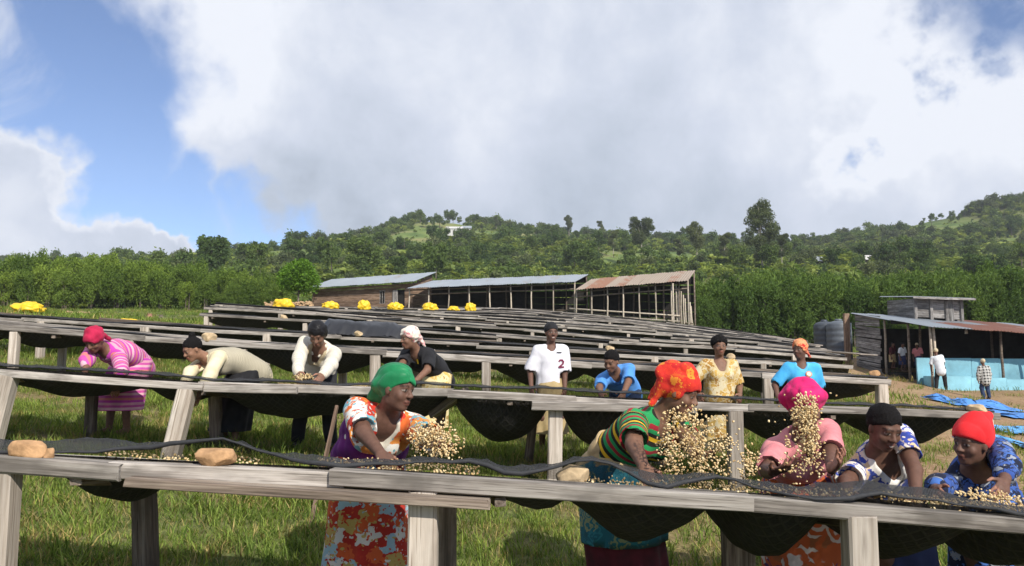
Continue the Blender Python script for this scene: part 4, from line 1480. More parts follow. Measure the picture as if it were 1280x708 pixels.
def shed(name, EL, ER, depth, rise, nsheet, mats, npost, label, cat, hpost=2.75, overhang=0.5, back=True):
    """open shed between eave points EL and ER (world), going back by depth"""
    EL, ER = Vector(EL), Vector(ER)
    ax = (ER - EL)
    axh = Vector((ax.x, ax.y, 0)).normalized()
    bk = Vector((-axh.y, axh.x, 0))
    if bk.y < 0:
        bk = -bk
    gl, gr = gz(EL.x, EL.y), gz(ER.x, ER.y)
    base = Vector((EL.x, EL.y, gl))
    e = empty(name, base)
    tag(e, label, cat)
    rs = random.Random(len(label))
    for i in range(nsheet):
        u0, u1 = i / nsheet, (i + 1) / nsheet + 0.004
        up = Vector((0, 0, 0.02 * (i % 2)))
        a, b = EL.lerp(ER, u0) + up, EL.lerp(ER, u1) + up
        top = bk * depth + Vector((0, 0, rise))
        roof_sheet('roof_sheet', a, b, b + top, a + top, mats[rs.randrange(len(mats))], e, base)
    for i in range(npost):
        u = (i + 0.02) / (npost - 1) if i == 0 else (i - 0.02) / (npost - 1) if i == npost - 1 else i / (npost - 1)
        p = EL.lerp(ER, u) + bk * overhang
        zt = p.z + rise * overhang / depth - 0.06
        lean = rs.uniform(-.08, .08)
        pole('post', (p.x + lean, p.y, gz(p.x, p.y) - .1), (p.x, p.y, zt), 0.05, M_POLE, e, base, i)
        q = EL.lerp(ER, u) + bk * (depth - 0.35)
        pole('post', (q.x, q.y, gz(q.x, q.y) - .1), (q.x, q.y, q.z + rise * (depth - .35) / depth - 0.06), 0.06, M_WOOD_D, e, base, 40 + i)
        pole('rafter', (p.x, p.y, zt + 0.02), (q.x, q.y, q.z + rise * (depth - .35) / depth - 0.05), 0.04, M_WOOD_D, e, base, 80 + i)
    for (d_, z_) in ((overhang, -0.10), (overhang, -0.42)):
        a, b = EL + bk * d_ + Vector((0, 0, z_)), ER + bk * d_ + Vector((0, 0, z_))
        pole('beam', a, b, 0.045, M_WOOD_D, e, base, 3)
    a, b = EL + bk * (depth - .3) + Vector((0, 0, rise - .2)), ER + bk * (depth - .3) + Vector((0, 0, rise - .2))
    pole('beam', a, b, 0.05, M_WOOD_D, e, base, 4)
    # table shelf inside
    zz = (gl + gr) / 2 + 0.95
    a, b = EL + bk * (depth * .6), ER + bk * (depth * .6)
    plank('shelf_board', (a.x, a.y, gl + 0.95), (b.x, b.y, gr + 0.95), 0.9, 0.05, M_WOOD_D, e, 5, base=base)
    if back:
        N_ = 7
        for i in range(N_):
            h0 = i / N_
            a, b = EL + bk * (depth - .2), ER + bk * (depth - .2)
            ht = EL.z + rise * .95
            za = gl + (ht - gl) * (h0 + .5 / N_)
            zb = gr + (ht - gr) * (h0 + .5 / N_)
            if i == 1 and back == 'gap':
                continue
            plank('back_board', (a.x, a.y, za), (b.x, b.y, zb), (ht - gl) / N_ * 1.06, 0.03, M_DARK, e, i, up=Vector((0, -1, 0.001)).cross(axh) if False else -bk, base=base, seg=3)  # boards coloured near-black to carry the shed's inner shade
    return e, base, bk


# brown plank cabin
CL, CR = W(386, 361.5, 60), W(512, 353.5, 56)
axh = Vector((CR.x - CL.x, CR.y - CL.y, 0)).normalized()
bk = Vector((-axh.y, axh.x, 0))
dep = 3.1
base = Vector((CL.x, CL.y, gz(CL.x, CL.y)))
cab = tag(empty('plank_cabin', base), 'long brown plank cabin with a grey tin roof behind the yellow sacks', 'cabin')
gl, gr = gz(CL.x, CL.y), gz(CR.x, CR.y)
SETB = 0.45
zl, zr = min(gl, gr) - 0.6, max(CL.z, CR.z)
nb = 17
for i in range(nb):
    h0 = (i + .5) / nb
    z = zl + (CL.z - 0.02 - zl) * h0
    z2 = zl + (CR.z - 0.02 - zl) * h0
    a, b = CL + bk * SETB, CR + bk * SETB
    jit = Vector((0, 0, 0)) + bk * R.uniform(-.012, .012)
    # boards stop at the window and the doorway
    segs = [(0.0, 1.0)]
    zf = h0
    if 0.55 < zf < 0.86:
        segs = [(0.0, 0.685), (0.735, 0.845), (0.925, 1.0)]
    elif zf <= 0.55:
        segs = [(0.0, 0.845), (0.925, 1.0)]
    for (s0, s1) in segs:
        pa, pb = a.lerp(b, s0) + jit, a.lerp(b, s1) + jit
        plank('wall_board', (pa.x, pa.y, z + (z2 - z) * s0), (pb.x, pb.y, z + (z2 - z) * s1), (CL.z - zl) / nb * 1.04, 0.03, M_CABIN, cab, 300 + i * 3 + int(s0 * 10), up=-bk, base=base, seg=3)
a = CR + bk * SETB
gb = CR + bk * (dep)
for i in range(nb):
    z = zl + (CR.z + .05 - zl) * (i + .5) / nb
    plank('wall_board', (a.x, a.y, z), (gb.x, gb.y, z), (CL.z - zl) / nb * 1.04, 0.03, M_CABIN, cab, 400 + i, up=axh, base=base, seg=3)
for i in range(4):       # gable triangle under the roof slope
    z = CR.z + 0.16 + 0.21 * i
    f = (z - CR.z + .05) / 1.0
    pa = CR + bk * (SETB + (dep - SETB) * min(.95, f))
    plank('wall_board', (pa.x, pa.y, z), (gb.x, gb.y, z), 0.215, 0.03, M_CABIN, cab, 430 + i, up=axh, base=base, seg=2)
rise = 1.0
ns_ = 12
for i in range(ns_):
    u0, u1 = i / ns_, (i + 1) / ns_ + .004
    e0 = CL - axh * .3 - bk * 0.1
    e1 = CR + axh * .35 - bk * 0.1
    up = Vector((0, 0, .02 * (i % 2) + .06))
    p0, p1 = e0.lerp(e1, u0) + up, e0.lerp(e1, u1) + up
    top = bk * (dep + .1) + Vector((0, 0, rise))
    roof_sheet('roof_sheet', p0, p1, p1 + top, p0 + top, M_TIN, cab, base)
wa, wb = CL.lerp(CR, .685) + bk * (SETB - .02), CL.lerp(CR, .735) + bk * (SETB - .02)
zw0, zw1 = zl + (CL.z - zl) * .55, zl + (CL.z - zl) * .86
win = empty('window', Vector((0, 0, 0)))
win.parent = cab
mb = MB()
for (u0, u1, z0, z1) in ((-.1, .1, zw0 - .08, zw1 + .08), (.9, 1.1, zw0 - .08, zw1 + .08), (-.1, 1.1, zw1, zw1 + .1), (-.1, 1.1, zw0 - .1, zw0), (.45, .55, zw0, zw1)):
    p0, p1 = wa.lerp(wb, u0) - base, wa.lerp(wb, u1) - base
    q = bk * .06
    mb.add([p0 + Vector((0, 0, z0 - wa.z)), p1 + Vector((0, 0, z0 - wa.z)), p1 + Vector((0, 0, z1 - wa.z)), p0 + Vector((0, 0, z1 - wa.z)),
            p0 + q + Vector((0, 0, z0 - wa.z)), p1 + q + Vector((0, 0, z0 - wa.z)), p1 + q + Vector((0, 0, z1 - wa.z)), p0 + q + Vector((0, 0, z1 - wa.z))],
           [(0, 1, 2, 3), (7, 6, 5, 4), (0, 4, 5, 1), (1, 5, 6, 2), (2, 6, 7, 3), (3, 7, 4, 0)])
obj('window_frame', mb.mesh('window_frame', M_WHITEW), win)
for nm, (s0, s1, z0, z1) in (('window_pane', (.68, .74, zw0 - .1, zw1 + .1)), ('door_shade_panel', (.84, .93, zl, zw1 + .1))):  # the doorway gets a near-black slab standing for the shade indoors
    mb = MB()
    p0, p1 = CL.lerp(CR, s0) + bk * (SETB + .12) - base, CL.lerp(CR, s1) + bk * (SETB + .12) - base
    q = bk * .04
    mb.add([Vector((p0.x, p0.y, z0 - base.z)), Vector((p1.x, p1.y, z0 - base.z)), Vector((p1.x, p1.y, z1 - base.z)), Vector((p0.x, p0.y, z1 - base.z)),
            Vector((p0.x, p0.y, z0 - base.z)) + q, Vector((p1.x, p1.y, z0 - base.z)) + q, Vector((p1.x, p1.y, z1 - base.z)) + q, Vector((p0.x, p0.y, z1 - base.z)) + q],
           [(0, 1, 2, 3), (7, 6, 5, 4), (0, 4, 5, 1), (1, 5, 6, 2), (2, 6, 7, 3), (3, 7, 4, 0)])
    obj(nm, mb.mesh(nm, M_DARK), win if nm == 'window_pane' else cab)
pd = CL.lerp(CR, .838) + bk * (SETB - .06)
plank('door_leaf', (pd.x, pd.y, zl + .1), (pd.x, pd.y, zw1 + .05), 0.45, 0.05, M_WHITEW, cab, 9, up=-bk, base=base)

# grey roofed open shed, then the rusty roofed one
shed('open_shed', W(508, 360.5, 53.5), W(717, 352.5, 50.0), 4.6, 0.98, 15, [M_TIN], 9, 'open pole shed with a grey tin roof between the cabin and the rusty roof', 'shed', back=True)
e, base, bk = shed('open_shed', W(718, 362.5, 48.6), W(859, 351, 46.3), 4.5, 1.12, 11, [M_RUST], 8, 'open pole shed with a rusty brown tin roof', 'shed', back='gap')
rs = random.Random(3)
for i in range(9):       # poles crowded at the open end
    px = 843 + i * 3.0 + rs.uniform(-1, 1)
    Y = 46.6 + i * 0.46
    x = XAT(px, Y)
    g0 = gz(x, Y)
    top = W(px + rs.uniform(-3, 0), rs.uniform(352, 358) + i * 3.2, Y)
    pole('end_pole', (x, Y, g0 - .1), top, 0.045, M_POLE, e, base, 60 + i)
for i, yy in enumerate((395, 402)):
    pole('end_rail', W(712, yy - 9, 49.3), W(850, yy, 46.9), 0.05, M_POLE, e, base, 90 + i)

# blue walled building on the dirt yard
BX0, BX1, BY0, BY1 = 17.9, 33.0, 33.0, 40.5
base = Vector((BX0, BY0, gz(BX0, BY0)))
b_ = tag(empty('blue_walled_building', base), 'open fronted building with sky blue lower wall, tin roof and raised roof room', 'building')
L_ = lambda x, y, z: Vector((x, y, z))
zf, zb_ = CZ + 1.43, CZ + 2.30
tilt = -0.068
zrf = lambda x, y: zf + (zb_ - zf) * (y - BY0) / (BY1 - 1.2 - BY0) + tilt * (x - BX0)
xs_ = BX0 - 0.15
i = 0
while xs_ < BX1:
    w_ = 0.86
    m_ = M_TIN if xs_ < BX0 + 1.2 else (M_RUST2 if R.random() < .8 else M_RUST)
    up = .02 * (i % 2)
    ym = BY0 + 3.2
    for (ya, yb, mm, dz) in ((BY0 - .35, ym + .15, m_, 0), (ym, BY1, M_TIN if (xs_ < BX0 + 3.5 or R.random() < .35) else M_RUST2, -.03)):
        roof_sheet('roof_sheet', L_(xs_, ya, zrf(xs_, ya) + up + dz), L_(xs_ + w_, ya, zrf(xs_ + w_, ya) + up + dz), L_(xs_ + w_, yb, zrf(xs_ + w_, yb) + up + dz), L_(xs_, yb, zrf(xs_, yb) + up + dz), mm, b_, base)
    xs_ += w_ - .02
    i += 1
# slab wall on the side, with gaps
n_ = 15
for i in range(n_):
    y0, y1 = 37.6 + R.uniform(0, .25), BY1 - .1
    g0 = gz(BX0, 39)
    z = g0 - .3 + (zrf(BX0, 39) - g0 + .2) * (i + .5) / n_
    plank('slab_board', (BX0 + .02, y0, z + R.uniform(-.03, .03)), (BX0 + .02, y1, z + .25 + R.uniform(-.03, .03)), 0.165, 0.03, M_SLAB, b_, 600 + i, up=Vector((-1, 0, 0)), base=base, seg=3)
plank('corner_post', (BX0 - .35, BY1 + .1, gz(BX0, BY1) - .1), (BX0 - .35, BY1 + .1, zrf(BX0, BY1) - .05), .28, .2, M_CABIN, b_, 5, up=Vector((0, -1, 0)), base=base)
# posts
for i, (x, y, lean) in enumerate([(BX0 + .05, 33.25, 0), (BX0 + .22, 33.3, .06), (BX0 + .1, 35.2, 0), (BX0 + .1, 37.4, 0), (21.0, 33.3, 0), (22.7, 33.2, .25), (25.6, 33.3, 0), (28, 33.3, 0), (30.5, 33.3, 0), (19.5, 37, 0), (23, 37.2, 0), (26, 37, 0)]):
    pole('post', (x + lean, y, gz(x, y) - .15), (x, y, zrf(x, y) - .04), 0.06, M_POLE if i in (0, 1, 3, 5) else M_WOOD_D, b_, base, i)
# blue lower wall of boards, stepping back at its end
def panel(nm, x0, x1, y0, y1, z0, z1, mat, par, bs):
    mb = MB()
    mb.box((x0 - bs.x, y0 - bs.y, z0 - bs.z), (x1 - bs.x, y1 - bs.y, z1 - bs.z))
    return obj(nm, mb.mesh(nm, mat), par)
x = 17.75
zw = CZ + 0.10
k = 0
while x < BX1:
    wv = 1.2
    panel('wall_panel', x, x + wv - .012, 34.1 + .006 * (k % 2), 34.18, CZ - 1.25 - .05 * (x - 17), zw - 0.012 * (x - 17), M_BLUE, b_, base)
    x += wv
    k += 1
x = 17.95
while x < BX1:
    panel('plinth_panel', x, x + 1.49, 33.0, 34.0, CZ - 2.6, CZ - 0.70 - .045 * (x - 18), M_BLUE2, b_, base)
    x += 1.5
panel('back_wall', BX0 + .1, BX1, BY1 - .3, BY1 - .2, CZ - 1.6, CZ + 1.6, M_DARK, b_, base)  # wall coloured near-black for the shade under the roof
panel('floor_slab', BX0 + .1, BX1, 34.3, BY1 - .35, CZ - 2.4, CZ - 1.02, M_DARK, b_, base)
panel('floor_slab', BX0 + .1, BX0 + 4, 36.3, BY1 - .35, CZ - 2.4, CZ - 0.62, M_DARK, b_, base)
# hanging bulb
mb = MB()
mb.tube([(19.7 - base.x, 33.6 - base.y, CZ + 1.32 - base.z), (19.7 - base.x, 33.6 - base.y, CZ + 1.12 - base.z)], [.05, .07], 8)
obj('hanging_bulb', mb.mesh('hanging_bulb', M_WHITEW, True), b_)
# raised roof room
RX0, RX1, RY0, RY1 = 20.16, 22.5, 38.6, 41.4
zr0 = lambda x: zrf(x, 39.2) - .12
ztp = lambda x: CZ + 3.15 - .02 * (x - RX0)
for i, x in enumerate((RX0, RX0 + .35, 20.95, 21.72, 21.86, 21.98, RX1 - .03)):
    if i == 1:
        continue
    plank('room_post', (x, RY0, zr0(x)), (x, RY0, ztp(x)), .14, .12, M_WHITEW if i in (0, 2, 3, 6) else M_SLAB, b_, i, up=Vector((0, -1, 0)), base=base)
def boards(x0, x1, mat, nb_, sd):
    for i in range(nb_):
        z0_ = zr0(x0) + .12 + (ztp(x0) - zr0(x0) - .2) * (i + .5) / nb_
        plank('room_board', (x0, RY0 + .05, z0_), (x1, RY0 + .05, z0_ + zr0(x1) - zr0(x0) + .02), (ztp(x0) - zr0(x0) - .2) / nb_ * .98, .03, mat, b_, sd + i, up=Vector((0, -1, 0)), base=base, seg=2)
boards(RX0 + .05, 20.9, M_WHITEW, 4, 700)
boards(21.0, 21.66, M_WHITEW, 4, 720)
boards(22.03, RX1 - .08, M_WHITEW, 3, 740)
for i in range(5):
    z0_ = zr0(RX0) + .1 + .21 * i
    plank('room_board', (RX0 - .02, RY0 + .1, z0_), (RX0 - .02, RY1, z0_ + .1), .2, .03, M_SLAB, b_, 760 + i, up=Vector((-1, 0, 0)), base=base, seg=2)
panel('room_shade_box', RX0 + .1, RX1 - .1, RY0 + .3, RY1, CZ + 1.9, CZ + 3.1, M_DARK, b_, base)  # near-black box fills the room in place of its shade
roof_sheet('room_roof', L_(RX0 - .35, RY0 - .5, CZ + 3.12), L_(RX1 + .4, RY0 - .5, CZ + 3.02), L_(RX1 + .4, RY1 + .2, CZ + 3.30), L_(RX0 - .35, RY1 + .2, CZ + 3.40), M_TIN, b_, base)
plank('room_fascia', (RX0 - .35, RY0 - .52, CZ + 3.07), (RX1 + .4, RY0 - .52, CZ + 2.97), .1, .03, M_WHITEW, b_, 4, up=Vector((0, -1, 0)), base=base)

# water tanks ------------------------------------------------------------
M_TANK = plain_mat('dark_plastic_tank', (0.055, 0.065, 0.08), 0.45, 0.4, 0.15, 2, 0.1)
M_TANK2 = plain_mat('grey_plastic_tank', (0.10, 0.115, 0.135), 0.5, 0.4, 0.15, 2, 0.1)
def tank(px, Y, r, ytop, ybot, mat, label):
    x = XAT(px, Y)
    z1, z0 = W(px, ytop, Y).z, gz(x, Y) - .1
    h = z1 - z0
    e = tag(empty('water_tank', (x, Y, z0)), label, 'water tank')
    prof = [(0.0, r * .98)]
    nr = 6
    for i in range(nr):
        z = h * .84 * i / nr
        prof += [(z + .03 * h, r), (z + h * .84 / nr - .03 * h, r), (z + h * .84 / nr, r * .955)]
    prof += [(h * .86, r * .97), (h * .92, r * .75), (h * .95, r * .40), (h * .95, r * .30)]
    mb = MB()
    mb.tube([(0, 0, z) for z, _ in prof], [q for _, q in prof], 28)
    obj('tank_shell', mb.mesh('tank_shell', mat, True), e)
    mb = MB()
    mb.tube([(0, 0, h * .93), (0, 0, h * .985), (0, 0, h)], [r * .30, r * .30, r * .22], 18)
    obj('lid', mb.mesh('lid', mat, True), e)
    mb = MB()
    mb.tube([(r * .7, -r * .75, 0.1), (r * .7, -r * .75, h * .9)], 0.04, 8)
    obj('pipe', mb.mesh('pipe', M_TANK, True), e)
tank(1030, 46, 0.62, 400, 432, M_TANK, 'black ribbed water tank behind the end of the beds')
tank(1048, 45, 0.70, 399, 436, M_TANK2, 'grey ribbed water tank beside the slab wall of the building')

# blue tarpaulins on the yard ----------------------------------------------
M_BT = plain_mat('blue_tarpaulin', (0.08, 0.25, 0.62), 0.5, 0.4, 0.2, 2.0, 0.3)
M_BT2 = plain_mat('pale_blue_tarpaulin', (0.12, 0.40, 0.78), 0.5, 0.4, 0.2, 2.0, 0.3)
def tarp(px0, px1, py0, py1, label, mat, seed, bump=0.10):
    """sheet on the ground between two pixel columns; depth from the ground it lies on"""
    rg = np.random.default_rng(seed)
    def hit(px, py):
        for Y in np.arange(8, 60, .1):
            p = W(px, py, Y)
            if p.z <= gz(p.x, Y):
                return Y
        return 30.0
    ya, yb = hit((px0 + px1) / 2, py1), hit((px0 + px1) / 2, py0)
    yb = min(yb, ya + 1.7)
    x0, x1 = XAT(px0, (ya + yb) / 2), XAT(px1, (ya + yb) / 2)
    nx, ny = 36, 16
    V, F = [], []
    cx, cy_ = (x0 + x1) / 2, (ya + yb) / 2
    for j in range(ny):
        for i in range(nx):
            u, v = i / (nx - 1), j / (ny - 1)
            wob = 0.10 * (yb - ya) * math.sin(5 * u + seed)
            x = x0 + (x1 - x0) * u + .2 * math.sin(4 * v + seed) + .06 * rg.normal() * (0 < i < nx - 1)
            y = ya + (yb - ya) * v + wob * (1 - v) + .05 * rg.normal()
            edge = min(1, 6 * u, 6 * (1 - u), 6 * v, 6 * (1 - v))
            fold = abs(math.sin(3.1 * x + 1.3 * y + seed)) * abs(math.sin(2.3 * y - x + 2 * seed)) * bump * edge
            V.append((x - cx, y - cy_, gz(x, y) + 0.05 + fold))
    zc_ = gz(cx, cy_)
    V = [(a, b, c - zc_) for a, b, c in V]
    for j in range(ny - 1):
        for i in range(nx - 1):
            F.append((j * nx + i, j * nx + i + 1, (j + 1) * nx + i + 1, (j + 1) * nx + i))
    o = obj('tarpaulin', mesh_np('tarpaulin', V, np.array(F), [mat], True), None, (cx, cy_, zc_))
    tag(o, label, 'tarpaulin', 'blue tarpaulins spread on the dirt yard')
tarp(1168, 1246, 494, 510, 'crumpled blue tarpaulin heaped at the feet of the man in the plaid shirt', M_BT, 1, 0.22)
tarp(1232, 1330, 519, 526, 'narrow blue tarpaulin beside the crumpled heap', M_BT, 2)
tarp(1231, 1330, 529, 545, 'wide blue tarpaulin with bare dirt around it', M_BT2, 3)
tarp(1250, 1340, 556, 570, 'pale blue tarpaulin on the grass behind the red woollen hat', M_BT2, 5)

# firewood ---------------------------------------------------------------
M_FIRE = wood_mat('cut_firewood', (0.22, 0.13, 0.07), (0.46, 0.30, 0.17), (0.62, 0.46, 0.28), 0.3, 1.0)
def wood_heap(name, x, Y, wd, hh, n, label, seed, stacked=False):
    rs = random.Random(seed)
    mb = MB()
    z0 = gz(x, Y)
    for i in range(n):
        u = rs.uniform(-1, 1)
        if stacked:
            px_, pz = u * wd / 2, rs.uniform(0, hh)
            a = Vector((px_, rs.uniform(-.1, .1), pz))
            b = a + Vector((rs.uniform(-.05, .05), .6, rs.uniform(-.05, .05)))
        else:
            top = hh * (1 - abs(u)) ** .7
            a = Vector((u * wd / 2, rs.uniform(-.6, .6), rs.uniform(0, max(.05, top))))
            b = a + Vector((rs.uniform(-.35, .35), rs.uniform(-.35, .35), rs.uniform(-.1, .1)))
        r = rs.uniform(.035, .075)
        mb.tube([a, b], [r, r * .9], 5)
    o = obj(name, mb.mesh(name, M_FIRE), None, (x, Y, z0 - .02))
    tag(o, label, 'firewood', None, 'stuff')
wood_heap('firewood_heap', XAT(92, 34), 34, 2.0, 0.45, 260, 'heap of cut firewood on the grass before the hedge', 1)
wood_heap('firewood_stack', XAT(360, 56), 56, 3.4, 0.95, 420, 'stack of split firewood at the end of the cabin', 2, True)
M_CLAY = plain_mat('clay', (0.33, 0.17, 0.12), 0.8, 0.2, 0.2, 5, .2)
for i, (px, s, lab) in enumerate([(187, .42, 'reddish clay jar standing in the grass before the hedge'), (201, .36, 'brown clay jar beside the reddish one before the hedge')]):
    x = XAT(px, 40)
    mb = MB()
    pr = [(0, .55), (.12, .85), (.4, 1.0), (.7, .8), (.85, .5), (.95, .55), (1.0, .6)]
    mb.tube([(0, 0, z * s * 1.25) for z, _ in pr], [r * s * .5 for _, r in pr], 16)
    o = obj('clay_jar', mb.mesh('clay_jar', M_CLAY if i == 0 else M_BARK, True), None, (x, 40, gz(x, 40)))
    tag(o, lab, 'jar')
# far houses on the hill
M_WHITE = plain_mat('white_wall', (0.50, 0.49, 0.47), 0.8, 0.2, 0.1, 1, .1)
def house(px, py, Y, wd, label, roofm):
    p = W(px, py, Y)
    x = p.x
    z0 = gz(x, Y)
    zt = z0 + (4.2 if wd > 3 else 3.0)
    e = tag(empty('hill_house', (x, Y, z0)), label, 'house')
    hw, hd, hh = wd / 2, wd * .35, zt - z0 - 1.4
    mb = MB()
    mb.box((-hw, -hd, -.5), (hw, hd, hh))
    obj('wall', mb.mesh('wall', M_WHITE), e)
    mb = MB()
    o_ = .4
    mb.add([(-hw - o_, -hd - o_, hh), (hw + o_, -hd - o_, hh), (hw + o_, 0, hh + 1.4), (-hw - o_, 0, hh + 1.4), (-hw - o_, hd + o_, hh), (hw + o_, hd + o_, hh)],
           [(0, 1, 2, 3), (3, 2, 5, 4), (0, 3, 4), (1, 5, 2), (0, 4, 5, 1)])
    obj('roof', mb.mesh('roof', roofm), e)
    mb = MB()
    mb.box((-.5, -hd - .03, 0), (.5, -hd - .004, 2.0))
    obj('door', mb.mesh('door', M_DARK), e)
    for s in (-1, 1):
        mb = MB()
        mb.box((s * hw * .6 - .5, -hd - .03, .9), (s * hw * .6 + .5, -hd - .004, 1.9))
        obj('window', mb.mesh('window', M_DARK), e)
house(568, 298, 350, 7, 'white roofed house on the hill above the grey roofed shed', M_WHITE)
house(583, 302, 352, 4, 'small pale hut beside the white roofed house on the hill', M_TIN)
house(1086, 333, 210, 2.6, 'tiny white roofed hut among trees above the building', M_WHITE)
house(1024, 330, 210, 2.4, 'tiny grey roofed hut among trees above the water tanks', M_TIN)

# ------------------------------------------------------------------ people
A3 = lambda *v: np.array(v, float)


def nrm(v):
    return v / (np.linalg.norm(v) + 1e-12)


def rotv(ax, deg):
    a = math.radians(deg)
    ax = nrm(np.asarray(ax, float))
    K = np.array([[0, -ax[2], ax[1]], [ax[2], 0, -ax[0]], [-ax[1], ax[0], 0]])
    return np.eye(3) + math.sin(a) * K + (1 - math.cos(a)) * K @ K


class Field:
    """signed distance field of smoothly joined solids, meshed by surface nets"""
    def __init__(s, h):
        s.h, s.p = h, []

    def cap(s, a, b, ra, rb, k=0.02, op='u', flat=None, ratio=1.0):
        a, b = np.asarray(a, float), np.asarray(b, float)
        m = max(ra, rb)
        lo, hi = np.minimum(a, b) - m, np.maximum(a, b) + m
        s.p.append(('cap', (a, b, ra, rb, flat, ratio), lo, hi, k, op))

    def ell(s, c, r, R=None, k=0.02, op='u'):
        c, r = np.asarray(c, float), np.asarray(r, float)
        R = np.eye(3) if R is None else R
        e = np.sqrt(((R * r[:, None]) ** 2).sum(0))
        s.p.append(('ell', (c, r, R), c - e, c + e, k, op))

    def cut(s, c, n, lo=None, hi=None):
        """remove what lies beyond the plane (inside the optional box)"""
        s.p.append(('cut', (np.asarray(c, float), nrm(np.asarray(n, float))), lo, hi, 0, 'cut'))

    def dist(s, kind, q, X, Y, Z):
        if kind == 'cap':
            a, b, ra, rb, flat, ratio = q
            x, y, z = X - a[0], Y - a[1], Z - a[2]
            ab = b - a
            if flat is not None:
                t0 = (x * flat[0] + y * flat[1] + z * flat[2]) * (ratio - 1)
                x, y, z = x + flat[0] * t0, y + flat[1] * t0, z + flat[2] * t0
                f0 = (ab @ flat) * (ratio - 1)
                ab = ab + flat * f0
            t = np.clip((x * ab[0] + y * ab[1] + z * ab[2]) / max(ab @ ab, 1e-9), 0, 1)
            d = np.sqrt((x - t * ab[0]) ** 2 + (y - t * ab[1]) ** 2 + (z - t * ab[2]) ** 2) - (ra + (rb - ra) * t)
            return d / (1 + 0.5 * (ratio - 1)) if flat is not None else d
        c, r, R = q
        x, y, z = X - c[0], Y - c[1], Z - c[2]
        l = [R[i, 0] * x + R[i, 1] * y + R[i, 2] * z for i in range(3)]
        k0 = np.sqrt(sum((l[i] / r[i]) ** 2 for i in range(3)))
        k1 = np.sqrt(sum((l[i] / r[i] ** 2) ** 2 for i in range(3))) + 1e-9
        return k0 * (k0 - 1) / k1

    def build(s, disp=None):
        h = s.h
        U = [p for p in s.p if p[5] == 'u']
        lo = np.min([p[2] for p in U], 0) - 3 * h - 0.02
        hi = np.max([p[3] for p in U], 0) + 3 * h + 0.02
        n = np.ceil((hi - lo) / h).astype(int) + 1
        F = np.full(n, 0.3, np.float32)
        ax = [(lo[i] + h * np.arange(n[i])).astype(np.float32) for i in range(3)]
        for kind, q, a, b, k, op in s.p:
            if op == 'cut':
                if a is None:
                    i0, i1 = np.zeros(3, int), n
                else:
                    i0 = np.clip(np.floor((np.asarray(a) - lo) / h).astype(int), 0, n)
                    i1 = np.clip(np.ceil((np.asarray(b) - lo) / h).astype(int) + 1, 0, n)
                sl = tuple(slice(i0[i], i1[i]) for i in range(3))
                c, nn = q
                d = ((ax[0][sl[0]] - c[0]) * nn[0])[:, None, None] + ((ax[1][sl[1]] - c[1]) * nn[1])[None, :, None] + ((ax[2][sl[2]] - c[2]) * nn[2])[None, None, :]
                F[sl] = np.maximum(F[sl], d)
                continue
            m = k + 2.5 * h
            i0 = np.clip(np.floor((a - m - lo) / h).astype(int), 0, n)
            i1 = np.clip(np.ceil((b + m - lo) / h).astype(int) + 1, 0, n)
            if (i1 <= i0).any():
                continue
            sl = tuple(slice(i0[i], i1[i]) for i in range(3))
            X, Y, Z = ax[0][sl[0]][:, None, None], ax[1][sl[1]][None, :, None], ax[2][sl[2]][None, None, :]
            d = s.dist(kind, q, X, Y, Z).astype(np.float32)
            f = F[sl]
            if op == 'u':
                g = np.maximum(k - np.abs(f - d), 0)
                F[sl] = np.minimum(f, d) - (g * g / (4 * k) if k > 0 else 0)
            else:
                g = np.maximum(k - np.abs(f + d), 0)
                F[sl] = np.maximum(f, -d) + (g * g / (4 * k) if k > 0 else 0)
        if disp is not None:
            ii = np.nonzero(np.abs(F) < 0.05)
            F[ii] += disp(ax[0][ii[0]], ax[1][ii[1]], ax[2][ii[2]]).astype(np.float32)
        return nets(F, h, lo)


def nets(F, h, lo):
    S = (F < 0).astype(np.uint8)
    c = S[:-1] + S[1:]
    c = c[:, :-1] + c[:, 1:]
    c = c[:, :, :-1] + c[:, :, 1:]
    mask = (c > 0) & (c < 8)
    I = np.argwhere(mask)
    idx = np.full(mask.shape, -1, np.int32)
    idx[mask] = np.arange(len(I))
    off = np.array([(i, j, k) for i in (0, 1) for j in (0, 1) for k in (0, 1)])
    vals = np.stack([F[I[:, 0] + o[0], I[:, 1] + o[1], I[:, 2] + o[2]] for o in off], 1)
    acc, cntv = np.zeros((len(I), 3), np.float32), np.zeros(len(I), np.float32)
    for a in range(8):
        for b in range(a + 1, 8):
            if np.abs(off[a] - off[b]).sum() != 1:
                continue
            va, vb = vals[:, a], vals[:, b]
            m = (va < 0) != (vb < 0)
            t = va[m] / (va[m] - vb[m])
            acc[m] += off[a] + t[:, None] * (off[b] - off[a])
            cntv[m] += 1
    V = lo + h * (I + acc / cntv[:, None])
    Q = []
    Sb = S.astype(bool)
    for axn in range(3):
        u, v = [(1, 2), (2, 0), (0, 1)][axn]
        s0, s1 = [slice(None)] * 3, [slice(None)] * 3
        s0[axn], s1[axn] = slice(0, -1), slice(1, None)
        d = Sb[tuple(s0)] != Sb[tuple(s1)]
        e = np.argwhere(d)
        e = e[(e[:, u] > 0) & (e[:, v] > 0) & (e[:, u] < F.shape[u] - 1) & (e[:, v] < F.shape[v] - 1)]
        sg = Sb[e[:, 0], e[:, 1], e[:, 2]]
        du, dv = np.zeros(3, int), np.zeros(3, int)
        du[u], dv[v] = 1, 1
        g = lambda q: idx[q[:, 0], q[:, 1], q[:, 2]]
        quad = np.stack([g(e - du - dv), g(e - dv), g(e), g(e - du)], 1)
        quad[~sg] = quad[~sg][:, ::-1]
        Q.append(quad)
    Q = np.concatenate(Q)
    return V, Q[(Q >= 0).all(1)]


